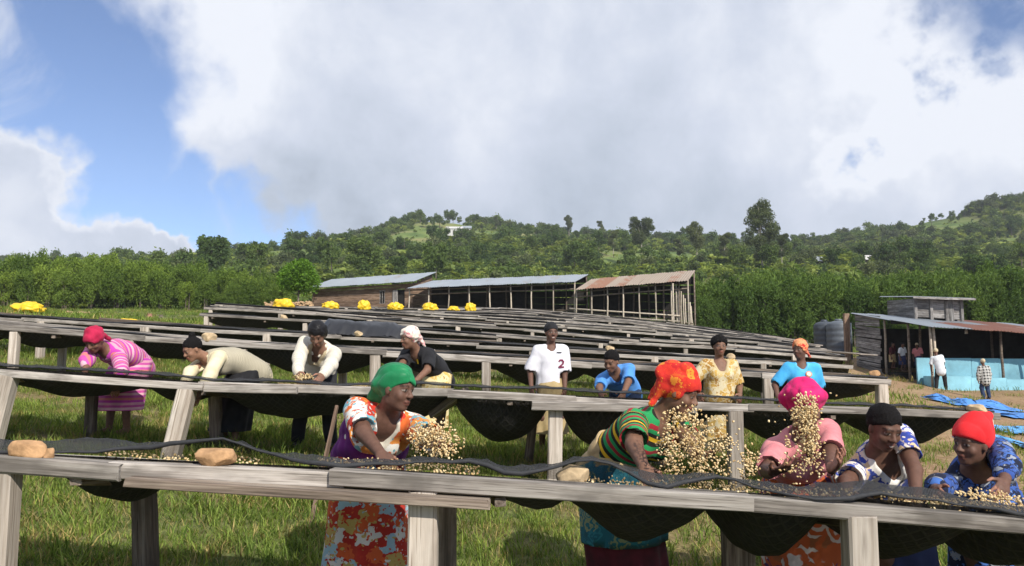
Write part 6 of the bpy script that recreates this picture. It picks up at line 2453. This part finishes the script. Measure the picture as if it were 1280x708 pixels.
def decal(pr, which, px, py, name, mb_verts, faces, mat, lift=0.006):
    """lay a small flat print on a garment where pixel (px, py) meets it"""
    e, root, Rz, k, meshes = pr
    V = meshes[which]
    Wd = (Rz @ V.T).T + root
    d = np.array(pdir(px, py))
    d = d / np.linalg.norm(d)
    q = Wd - A3(0, 0, CZ)
    t = q @ d
    off_ = np.linalg.norm(q - t[:, None] * d, axis=1)
    c = np.nonzero(off_ < off_.min() + .012)[0]
    i = c[np.argmin(t[c])]
    near_ = np.nonzero(np.linalg.norm(V - V[i], axis=1) < .05)[0]
    ctr = V[near_].mean(0)
    u_, s_, vt = np.linalg.svd(V[near_] - ctr)
    n_ = vt[2]
    dl = Rz.T @ d
    if n_ @ dl > 0:
        n_ = -n_
    up_ = nrm(A3(0, 0, 1) - n_ * n_[2])
    rt = np.cross(up_, n_)
    if rt @ (Rz.T @ A3(1, 0, 0)) < 0:
        rt = -rt
    P_ = [V[i] + n_ * (lift + a[2]) + rt * a[0] + up_ * a[1] for a in mb_verts]
    me = bpy.data.meshes.new(name)
    me.from_pydata([tuple(p) for p in P_], [], faces)
    me.materials.append(mat)
    me.update()
    return obj(name, me, e)


def disc(r, n=20):
    return [(0, 0, 0)] + [(r * math.cos(6.2832 * i / n), r * math.sin(6.2832 * i / n), 0) for i in range(n)], [(0, 1 + i, 1 + (i + 1) % n) for i in range(n)]


def rect(w_, h_):
    return [(-w_ / 2, -h_ / 2, 0), (w_ / 2, -h_ / 2, 0), (w_ / 2, h_ / 2, 0), (-w_ / 2, h_ / 2, 0)], [(0, 1, 2, 3)]

# garments' cloths
CM = cloth_mat
K_ORANGE, K_TEAL, K_WHITE, K_RED, K_CREAM = (.62, .13, .03), (.10, .30, .38), (.72, .70, .64), (.50, .035, .02), (.60, .48, .28)
c_patch = CM('patchwork_print', 'patch', [K_ORANGE, K_WHITE, (.16, .36, .42), K_RED, K_WHITE, (.65, .24, .05)], 11.0, (.60, .56, .46))
c_patch_sk = CM('patchwork_skirt', 'patch', [(.42, .04, .02), (.30, .45, .52), (.55, .10, .03), (.62, .60, .56), (.40, .03, .02), (.45, .33, .10)], 15.0)
c_purple = CM('purple_wrap', 'plain', [(.10, .012, .13), (.16, .022, .17)])
c_green = CM('green_silk', 'plain', [(.012, .16, .06), (.02, .24, .09)], rough=0.45)
c_stripe = CM('striped_jersey', 'stripes', [(.015, .015, .012), (.70, .42, .02), (.015, .015, .012), (.02, .26, .08), (.30, .02, .03), (.02, .26, .08)], 8.0)
c_teal = CM('teal_print', 'swirl', [(.02, .13, .18), (.03, .19, .25), (.02, .10, .13), (.22, .26, .14)], 16.0)
c_maroon = CM('maroon_cloth', 'plain', [(.055, .012, .016), (.10, .016, .025)])
c_tan = CM('tan_sash', 'plain', [(.38, .27, .14), (.50, .38, .20)])
c_orange = CM('orange_red_print', 'floral', [(.60, .035, .02), (.64, .08, .02), (.50, .02, .02), (.72, .24, .03), (.55, .03, .02)], 22.0)
c_pinkpolo = CM('pink_polo', 'plain', [(.58, .20, .22), (.68, .27, .28)])
c_hotpink = CM('hot_pink', 'plain', [(.56, .012, .12), (.66, .025, .17)], rough=.7)
c_fan = CM('orange_swirl', 'swirl', [(.46, .10, .03), (.56, .50, .48), (.08, .03, .11), (.30, .10, .04)], 9.0)
c_bluefl = CM('blue_white_floral', 'floral', [(.66, .60, .52), (.70, .66, .60), (.03, .05, .24), (.60, .44, .27), (.68, .62, .56), (.04, .07, .35)], 13.0, (.74, .71, .66))
c_bluepr = CM('blue_black_print', 'floral', [(.04, .09, .32), (.06, .15, .44), (.012, .016, .035), (.04, .10, .34), (.28, .30, .34), (.012, .016, .04)], 18.0)
c_redwool = CM('red_wool', 'plain', [(.66, .02, .025), (.76, .03, .035)])
c_pinkstr = CM('pink_striped_dress', 'stripes', [(.50, .08, .30), (.62, .30, .38), (.48, .05, .36), (.60, .18, .18), (.52, .08, .34), (.66, .38, .44)], 7.0)
c_crimson = CM('crimson_scarf', 'plain', [(.36, .012, .05), (.46, .02, .07)])
c_cream = CM('cream_shirt', 'plain', [(.66, .57, .36), (.72, .63, .42)])
c_check = CM('cream_black_check', 'check', [(.48, .43, .32), (.30, .27, .20)], 60.0)
c_blouse = CM('white_lined_blouse', 'stripes', [(.62, .58, .48), (.66, .62, .53), (.54, .48, .37), (.66, .61, .51)], 40.0, (.50, .41, .26))
c_black = CM('black_cloth', 'plain', [(.014, .014, .016), (.022, .022, .025)])
c_pinkwhite = CM('pink_white_scarf', 'floral', [(.66, .34, .33), (.72, .62, .52), (.60, .22, .24), (.70, .66, .56)], 22.0)
c_yelfl = CM('yellow_floral_skirt', 'floral', [(.62, .42, .12), (.66, .54, .26), (.36, .24, .08), (.70, .60, .34)], 14.0)
c_white = CM('white_tee', 'plain', [(.66, .65, .69), (.72, .71, .74)])
c_jean = CM('blue_tee', 'plain', [(.07, .24, .60), (.10, .30, .68)], trim=(.05, .16, .42))
c_gold = CM('gold_print', 'floral', [(.46, .28, .07), (.58, .44, .20), (.34, .18, .04), (.52, .34, .10), (.60, .52, .34)], 16.0, (.50, .40, .22))
c_sky = CM('sky_blue_tee', 'plain', [(.06, .36, .68), (.08, .42, .74)], trim=(.12, .45, .75))
c_redor = CM('red_orange_scarf', 'floral', [(.56, .04, .03), (.62, .16, .06), (.50, .03, .03), (.64, .30, .14)], 20.0)
c_plaid = CM('black_white_plaid', 'plaid', [(.70, .70, .66), (.03, .03, .03), (.20, .20, .20)], 9.0)
c_navy = CM('navy_trousers', 'plain', [(.02, .035, .08), (.03, .05, .11)])
c_pale = CM('pale_shirt', 'plain', [(.62, .66, .70), (.70, .73, .76)])
c_hat = CM('straw_hat', 'plain', [(.50, .42, .28), (.56, .48, .33)])
c_khaki = CM('khaki_skirt', 'plain', [(.36, .27, .13), (.44, .34, .18)])
c_dkblue = CM('dark_blue_skirt', 'plain', [(.02, .03, .08), (.03, .04, .11)])
DK, MD, LT = (.125, .064, .044), (.18, .094, .060), (.26, .138, .086)

PEOPLE = [
    dict(key='green', seed=1, h=.0068, feet=(466, 4.42), yaw=14, H=1.58, hc=(498, 485), head=(48, -8, 4), fat=1.12, bust=1.0, skin=DK,
         hands={'a': (478, 571, 3.78), 'b': (548, 560, 3.80)}, hint={'a': (-1, .3, .1)}, curl={'a': .25}, palm={'a': (.2, .0, -1), 'b': (0, .3, 1)},
         top=dict(mat=c_patch, sleeve=.72, neck=.085, nw=.072, nb=.045, tw=.016, gs=.006, drop=.1), wrap=c_purple, wrap_top=.185,
         skirt=dict(mat=c_patch_sk, hem=.17, flare=1.0), cover=('scarf_tail', c_green),
         label='woman in a green headscarf and patchwork print dress tossing coffee beans'),
    dict(key='orange', seed=2, h=.0068, feet=(785, 4.45), yaw=38, H=1.62, hc=(851, 490), head=(26, -22, 0), fat=1.12, bust=1.0, skin=MD,
         hands={'a': (806, 588, 3.72), 'b': (880, 582, 3.75)}, hint={'a': (-1, .2, -.1)}, palm={'a': (.3, 0, -1), 'b': (0, .3, 1)}, curl={'a': .3},
         top=dict(mat=c_stripe, sleeve=.62, neck=.05, gs=.006, drop=.06), wrap=c_tan, skirt=[dict(mat=c_maroon, hem=.16, flare=.9), dict(mat=c_teal, hem=.74, flare=.86, out=.015)], cover=('scarf_high', c_orange),
         label='woman in an orange red headscarf and striped shirt bending over flying beans'),
    dict(key='pink', seed=3, h=.0068, feet=(1003, 4.42), yaw=0, H=1.58, hc=(1007, 512), head=(0, -4, 0), fat=1.02, bust=.9, skin=DK,
         hands={'a': (966, 590, 3.80), 'b': (1040, 590, 3.78)}, hint={'a': (-.5, .6, -1), 'b': (.5, .6, -1)}, curl={'a': .35, 'b': .35},
         hdir={'a': (.35, -.75, .25), 'b': (.15, -.7, .45)}, palm={'a': (.3, -.3, 1), 'b': (-.5, -.5, .8)},
         top=dict(mat=c_pinkpolo, sleeve=.72, neck=.10, nw=.05, nb=.018, gs=.004, drop=.1, collar=c_pinkpolo), skirt=dict(mat=c_fan, hem=.18, out=.03), cover=('turban', c_hotpink),
         label='woman in a hot pink turban and pink polo shirt, face hidden by tossed beans'),
    dict(key='floral', seed=4, h=.0068, feet=(1112, 4.45), yaw=-6, H=1.58, hc=(1107, 537), head=(14, -22, 3), fat=1.0, bust=.9, skin=DK, smile=True,
         hands={'a': (1056, 622, 3.85), 'b': (1146, 626, 3.88)}, hint={'a': (-1, .3, .2), 'b': (1, .3, .2)},
         top=dict(mat=c_bluefl, sleeve=.50, neck=.15, nw=.07, nb=.03, tw=.030, gs=.006, drop=.1), skirt=dict(mat=c_dkblue, hem=.18), cover=('short_hair', M_HAIR),
         label='short haired woman in a blue and white floral blouse smiling down at the bed'),
    dict(key='beanie', seed=5, h=.0068, feet=(1226, 4.5), yaw=-18, H=1.6, hc=(1190, 577), head=(-50, -4, 6), fat=1.02, bust=.8, skin=DK,
         hands={'a': (1146, 618, 3.62), 'b': (1258, 622, 3.72)}, hint={'a': (-1, .3, .3), 'b': (1, .3, .3)},
         top=dict(mat=c_bluepr, sleeve=1.55, neck=.05, gs=.007, drop=.1), skirt=dict(mat=c_bluepr, hem=.18), cover=('beanie', c_redwool),
         label='person in a red woollen hat and blue print blouse leaning on the bed'),
    dict(key='magenta', seed=6, h=.0095, feet=(152, 8.1), yaw=-14, H=1.58, hc=(121, 427), head=(6, -38, 0), fat=1.12, bust=.8, skin=MD,
         hands={'a': (97, 492, 7.32), 'b': (146, 496, 7.32)}, hint={'a': (-1, .2, .3), 'b': (1, .2, .3)},
         top=dict(mat=c_pinkstr, sleeve=1.35, neck=.05, gs=.008, drop=.12), skirt=dict(mat=c_pinkstr, hem=.25), cover=('scarf_knot', c_crimson),
         label='woman in a crimson headscarf and pink striped dress bent over a bed'),
    dict(key='bun', seed=7, h=.0095, feet=(290, 8.1), yaw=-42, H=1.58, hc=(238, 437), head=(0, -28, 0), fat=1.05, bust=.7, skin=LT,
         hands={'a': (214, 496, 7.32), 'b': (246, 499, 7.4)}, hint={'a': (-1, .2, .3), 'b': (1, .2, .3)},
         top=dict(mat=c_cream, sleeve=1.85, neck=.06, gs=.007, drop=.12, collar=c_cream), vest=c_check, skirt=dict(mat=c_black, hem=.12), cover=('sleek_bun', M_HAIR),
         label='woman with a hair bun in a cream shirt and checked waistcoat bent over a bed'),
    dict(key='blouse', seed=8, h=.0095, feet=(396, 8.0), yaw=2, H=1.62, hc=(398, 419), head=(0, -38, 0), fat=1.02, bust=.8, skin=MD, stance=.17,
         hands={'a': (372, 470, 7.35), 'b': (402, 472, 7.3)}, hint={'a': (-1, .1, .3), 'b': (1, .1, .3)},
         top=dict(mat=c_blouse, sleeve=1.92, neck=.13, nw=.065, nb=.03, tw=.035, gs=.008, drop=.04, collar=c_blouse), trousers=c_black, cover=('bob', M_HAIR_SL),
         label='woman in a white blouse and black trousers bent over a bed sorting beans'),
    dict(key='blacktee', seed=9, h=.0095, feet=(536, 8.5), yaw=-30, H=1.56, hc=(512, 424), head=(-28, -6, 0), fat=1.0, bust=.9, skin=MD,
         hands={'a': (498, 474, 7.8), 'b': (518, 478, 7.9)}, hint={'a': (-1, .3, -.2), 'b': (1, .6, -.1)},
         top=dict(mat=c_black, sleeve=.75, neck=.05, gs=.007, drop=.10), skirt=dict(mat=c_yelfl, hem=.2), cover=('scarf_knot', c_pinkwhite),
         label='woman in a pink and white headscarf, black top and yellow floral skirt'),
    dict(key='whitetee', seed=10, h=.0095, feet=(688, 8.5), yaw=6, H=1.5, freeH=True, lean=3, hc=(689, 416), head=(8, -2, 0), fat=.98, skin=DK, smile=True,
         hint={'a': (-.5, 1, 0), 'b': (.5, 1, 0)}, hands={'a': (664, 484, 8.35), 'b': (706, 490, 8.4)},
         top=dict(mat=c_white, sleeve=.78, neck=.03, gs=.007, drop=.14, g=.022), skirt=dict(mat=c_khaki, hem=.2), cover=('cap', c_black),
         label='youth in a white numbered tee shirt and black cap standing behind a bed'),
    dict(key='boy', seed=11, h=.0095, feet=(778, 8.3), yaw=-14, H=1.5, hc=(763, 452), head=(-20, -22, 4), fat=.98, skin=MD, smile=True,
         hands={'a': (750, 506, 7.5), 'b': (776, 508, 7.5)}, hint={'a': (-1, .2, .2), 'b': (1, .2, .2)},
         top=dict(mat=c_jean, sleeve=.85, neck=.06, nw=.05, gs=.007, drop=.12), trousers=c_navy, cover=('short_hair', M_HAIR),
         label='boy in a blue tee shirt bending over a bed'),
    dict(key='gold', seed=12, h=.0095, feet=(897, 8.5), yaw=4, H=1.55, freeH=True, lean=2, hc=(900, 434), head=(-4, 0, 2), fat=1.14, bust=1.05, skin=MD, smile=True,
         hands={'a': (872, 492, 8.3), 'b': (925, 494, 8.35)}, hint={'a': (-.5, 1, 0), 'b': (.5, 1, 0)},
         top=dict(mat=c_gold, sleeve=.82, neck=.07, nw=.09, nb=.06, gs=.007, drop=.16), skirt=dict(mat=c_gold, hem=.2), cover=('afro', M_HAIR),
         label='smiling woman in a gold print blouse standing behind a bed'),
    dict(key='sky', seed=13, h=.0095, feet=(999, 8.5), yaw=-6, H=1.55, freeH=True, lean=2, hc=(1001, 437), head=(-42, -2, 0), fat=1.04, bust=.8, skin=DK,
         hands={'a': (972, 496, 8.35), 'b': (1024, 500, 8.4)}, hint={'a': (-.5, 1, 0), 'b': (.5, 1, 0)},
         top=dict(mat=c_sky, sleeve=.80, neck=.05, nw=.06, gs=.007, drop=.14), skirt=dict(mat=c_dkblue, hem=.2), cover=('scarf_knot', c_redor),
         label='woman in a red patterned headscarf and sky blue top with a round badge'),
    dict(key='plaid', seed=14, h=.016, feet=(1227, 30.0), yaw=178, H=1.6, freeH=True, lean=2, hc=(1228, 452.5), head=(0, 0, 0), fat=1.05, skin=DK,
         top=dict(mat=c_plaid, sleeve=1.9, neck=.02, gs=.007, drop=.12, g=.022), trousers=c_navy, cover=('cap', c_hat),
         label='man in a black and white plaid shirt walking away across the dirt yard'),
    dict(key='whiteback', seed=15, h=.016, feet=(1172, 32.6), yaw=150, H=1.6, freeH=True, lean=6, hc=(1168, 436), head=(10, -10, 0), fat=1.0, skin=DK, stance=.16, step=.25,
         top=dict(mat=c_pale, sleeve=.7, neck=.02, gs=.007, drop=.12, g=.02), trousers=c_black, cover=('cap', c_hat),
         label='person in a pale shirt and dark trousers leaning at the sky blue wall'),
    dict(key='inA', seed=16, h=.018, feet=(1126, 36.6), yaw=20, lift=.35, H=1.55, freeH=True, lean=10, hc=(1127, 431), head=(0, -10, 0), skin=DK,
         top=dict(mat=c_pale, sleeve=.8, neck=.04, gs=.007, g=.02), skirt=dict(mat=c_dkblue, hem=.3), cover=('short_hair', M_HAIR),
         label='person in a pale shirt standing in the shade under the tin roof'),
    dict(key='inB', seed=17, h=.018, feet=(1146, 36.4), yaw=-30, lift=.35, H=1.55, freeH=True, lean=12, hc=(1145, 432), head=(0, -10, 0), skin=DK,
         top=dict(mat=c_pinkpolo, sleeve=.8, neck=.04, gs=.007, g=.02), skirt=dict(mat=c_dkblue, hem=.3), cover=('cap', c_hat),
         label='person in a pink top and pale hat in the shade under the tin roof'),
    dict(key='inC', seed=18, h=.018, feet=(1114, 37.2), yaw=30, lift=.35, H=1.5, freeH=True, lean=16, hc=(1115, 436), head=(0, -10, 0), skin=DK,
         top=dict(mat=c_maroon, sleeve=.8, neck=.04, gs=.007, g=.02), skirt=dict(mat=c_khaki, hem=.3), cover=('short_hair', M_HAIR),
         label='person in a maroon top in the shade beside the slab board wall'),
]
PPL = {}
for sp in PEOPLE:
    PPL[sp['key']] = make_person(sp)

# prints and patches on the clothes
m_badge = plain_mat('badge_orange', (.55, .25, .12), .7, .2, .1)
m_badge2 = plain_mat('badge_cream', (.70, .62, .50), .7, .2, .1)
m_num = plain_mat('maroon_print', (.16, .02, .05), .7, .2, .1)
m_grn = plain_mat('green_print', (.06, .20, .10), .7, .2, .1)
m_blk = plain_mat('black_print', (.02, .02, .025), .7, .2, .1)
m_wht = plain_mat('white_label', (.72, .66, .66), .7, .2, .1)
v, f = disc(.034)
decal(PPL['sky'], 'top', 1012.5, 467, 'badge', v, f, m_badge, .006)
v, f = disc(.024)
decal(PPL['sky'], 'top', 1012.5, 467, 'badge_centre', v, f, m_badge2, .010)


def digit2(hh):
    """the figure 2 as a flat stroke"""
    w_, st = hh * .58, hh * .20
    pts = [(-w_ / 2, hh * .30), (-w_ * .28, hh * .46), (w_ * .22, hh * .46), (w_ * .5, hh * .25), (w_ * .38, 0.0), (-w_ * .5, -hh * .42), (w_ * .5, -hh * .42)]
    Vv, Ff = [], []
    for i in range(len(pts) - 1):
        a, b = np.array(pts[i]), np.array(pts[i + 1])
        d = (b - a) / np.linalg.norm(b - a)
        n_ = np.array([-d[1], d[0]]) * st / 2
        a2, b2 = a - d * st * .35, b + d * st * .35
        s0 = len(Vv)
        for q in (a2 - n_, b2 - n_, b2 + n_, a2 + n_):
            Vv.append((q[0], q[1], i * .0004))
        Ff.append((s0, s0 + 1, s0 + 2, s0 + 3))
    return Vv, Ff


v, f = digit2(.085)
decal(PPL['whitetee'], 'top', 702, 454, 'shirt_number', v, f, m_num, .009)
v, f = rect(.045, .018)
decal(PPL['whitetee'], 'top', 689, 437, 'green_chest_print', v, f, m_grn, .009)
v, f = rect(.055, .010)
decal(PPL['whitetee'], 'top', 700, 441, 'black_chest_print', v, f, m_blk, .009)
v, f = rect(.040, .014)
decal(PPL['beanie'], 'cover', 1188, 559, 'hat_label', v, f, m_wht, .006)
v, f = rect(.022, .050)
decal(PPL['blacktee'], 'top', 522, 453, 'yellow_chest_print', v, f, M_YEL, .008)


# ------------------------------------------------------------------ beans in the air
def bean_cloud(name, parts, label, seed, size=.0078):
    rg = np.random.default_rng(seed)
    P = []
    for (px, py, Y, rx, ry, rd, n, pw) in parts:
        c = W(px, py, Y)
        u = rg.normal(size=(n, 3))
        u /= np.linalg.norm(u, axis=1, keepdims=True)
        r = rg.uniform(0, 1, (n, 1)) ** pw
        q = u * r * np.array([rx / FPX * Y, rd, ry / FPX * Y])
        P.append(np.array(c) + q)
    P = np.concatenate(P)
    tag(obj(name, bean_mesh(name, P, size, seed)), label, 'coffee beans', None, 'stuff')


bean_cloud('tossed_beans', [(543, 547, 3.72, 34, 26, .12, 420, .7), (530, 546, 3.7, 22, 18, .10, 220, .7), (556, 562, 3.7, 30, 24, .1, 130, .9), (545, 566, 3.7, 48, 22, .1, 60, 1)],
           'burst of pale coffee beans tossed before the woman in the green headscarf', 51)
bean_cloud('tossed_beans', [(860, 553, 3.66, 40, 50, .14, 420, .8), (838, 560, 3.66, 17, 44, .10, 260, .7), (874, 562, 3.66, 14, 44, .10, 200, .7), (900, 560, 3.66, 30, 44, .12, 190, .9), (938, 578, 3.66, 16, 30, .08, 70, 1), (856, 522, 3.66, 32, 18, .1, 130, .8), (880, 592, 3.66, 60, 16, .1, 110, .9)],
           'curtain of pale coffee beans tossed before the woman in the orange red headscarf', 52)
bean_cloud('tossed_beans', [(1008, 520, 3.62, 19, 30, .07, 420, .55), (1012, 555, 3.64, 19, 34, .06, 330, .6), (1000, 585, 3.66, 34, 22, .08, 70, .8), (985, 550, 3.62, 30, 50, .1, 36, .9), (1008, 500, 3.62, 40, 18, .08, 30, .9), (935, 585, 3.66, 14, 24, .08, 60, .8)],
           'column of pale coffee beans hiding the face of the woman in the pink turban', 53)
rg = np.random.default_rng(60)
bean_cloud('spilled_beans', [(1240, 622, 3.5, 40, 7, .2, 220, .8)], 'pale coffee beans heaped beside the person in the red woollen hat', 54)
bean_cloud('held_beans', [(380, 472, 7.28, 14, 5, .06, 160, .7)], 'handful of pale beans held by the woman in the white blouse', 55, .009)

# ------------------------------------------------------------------ air
m = bpy.data.materials.new('haze')
m.use_nodes = True
t = NT(m.node_tree)
out = t.n('ShaderNodeOutputMaterial')
pv = t.n('ShaderNodeVolumePrincipled')
pv.inputs['Color'].default_value = (0.86, 0.91, 1.0, 1)
pv.inputs['Density'].default_value = 0.00024
t.link(pv.outputs[0], out.inputs['Volume'])
mb = MB()
mb.box((-700, -60, -6), (700, 760, 190))
tag(obj('haze', mb.mesh('haze', m)), 'faint haze in the air over the valley', 'haze', None, 'stuff')
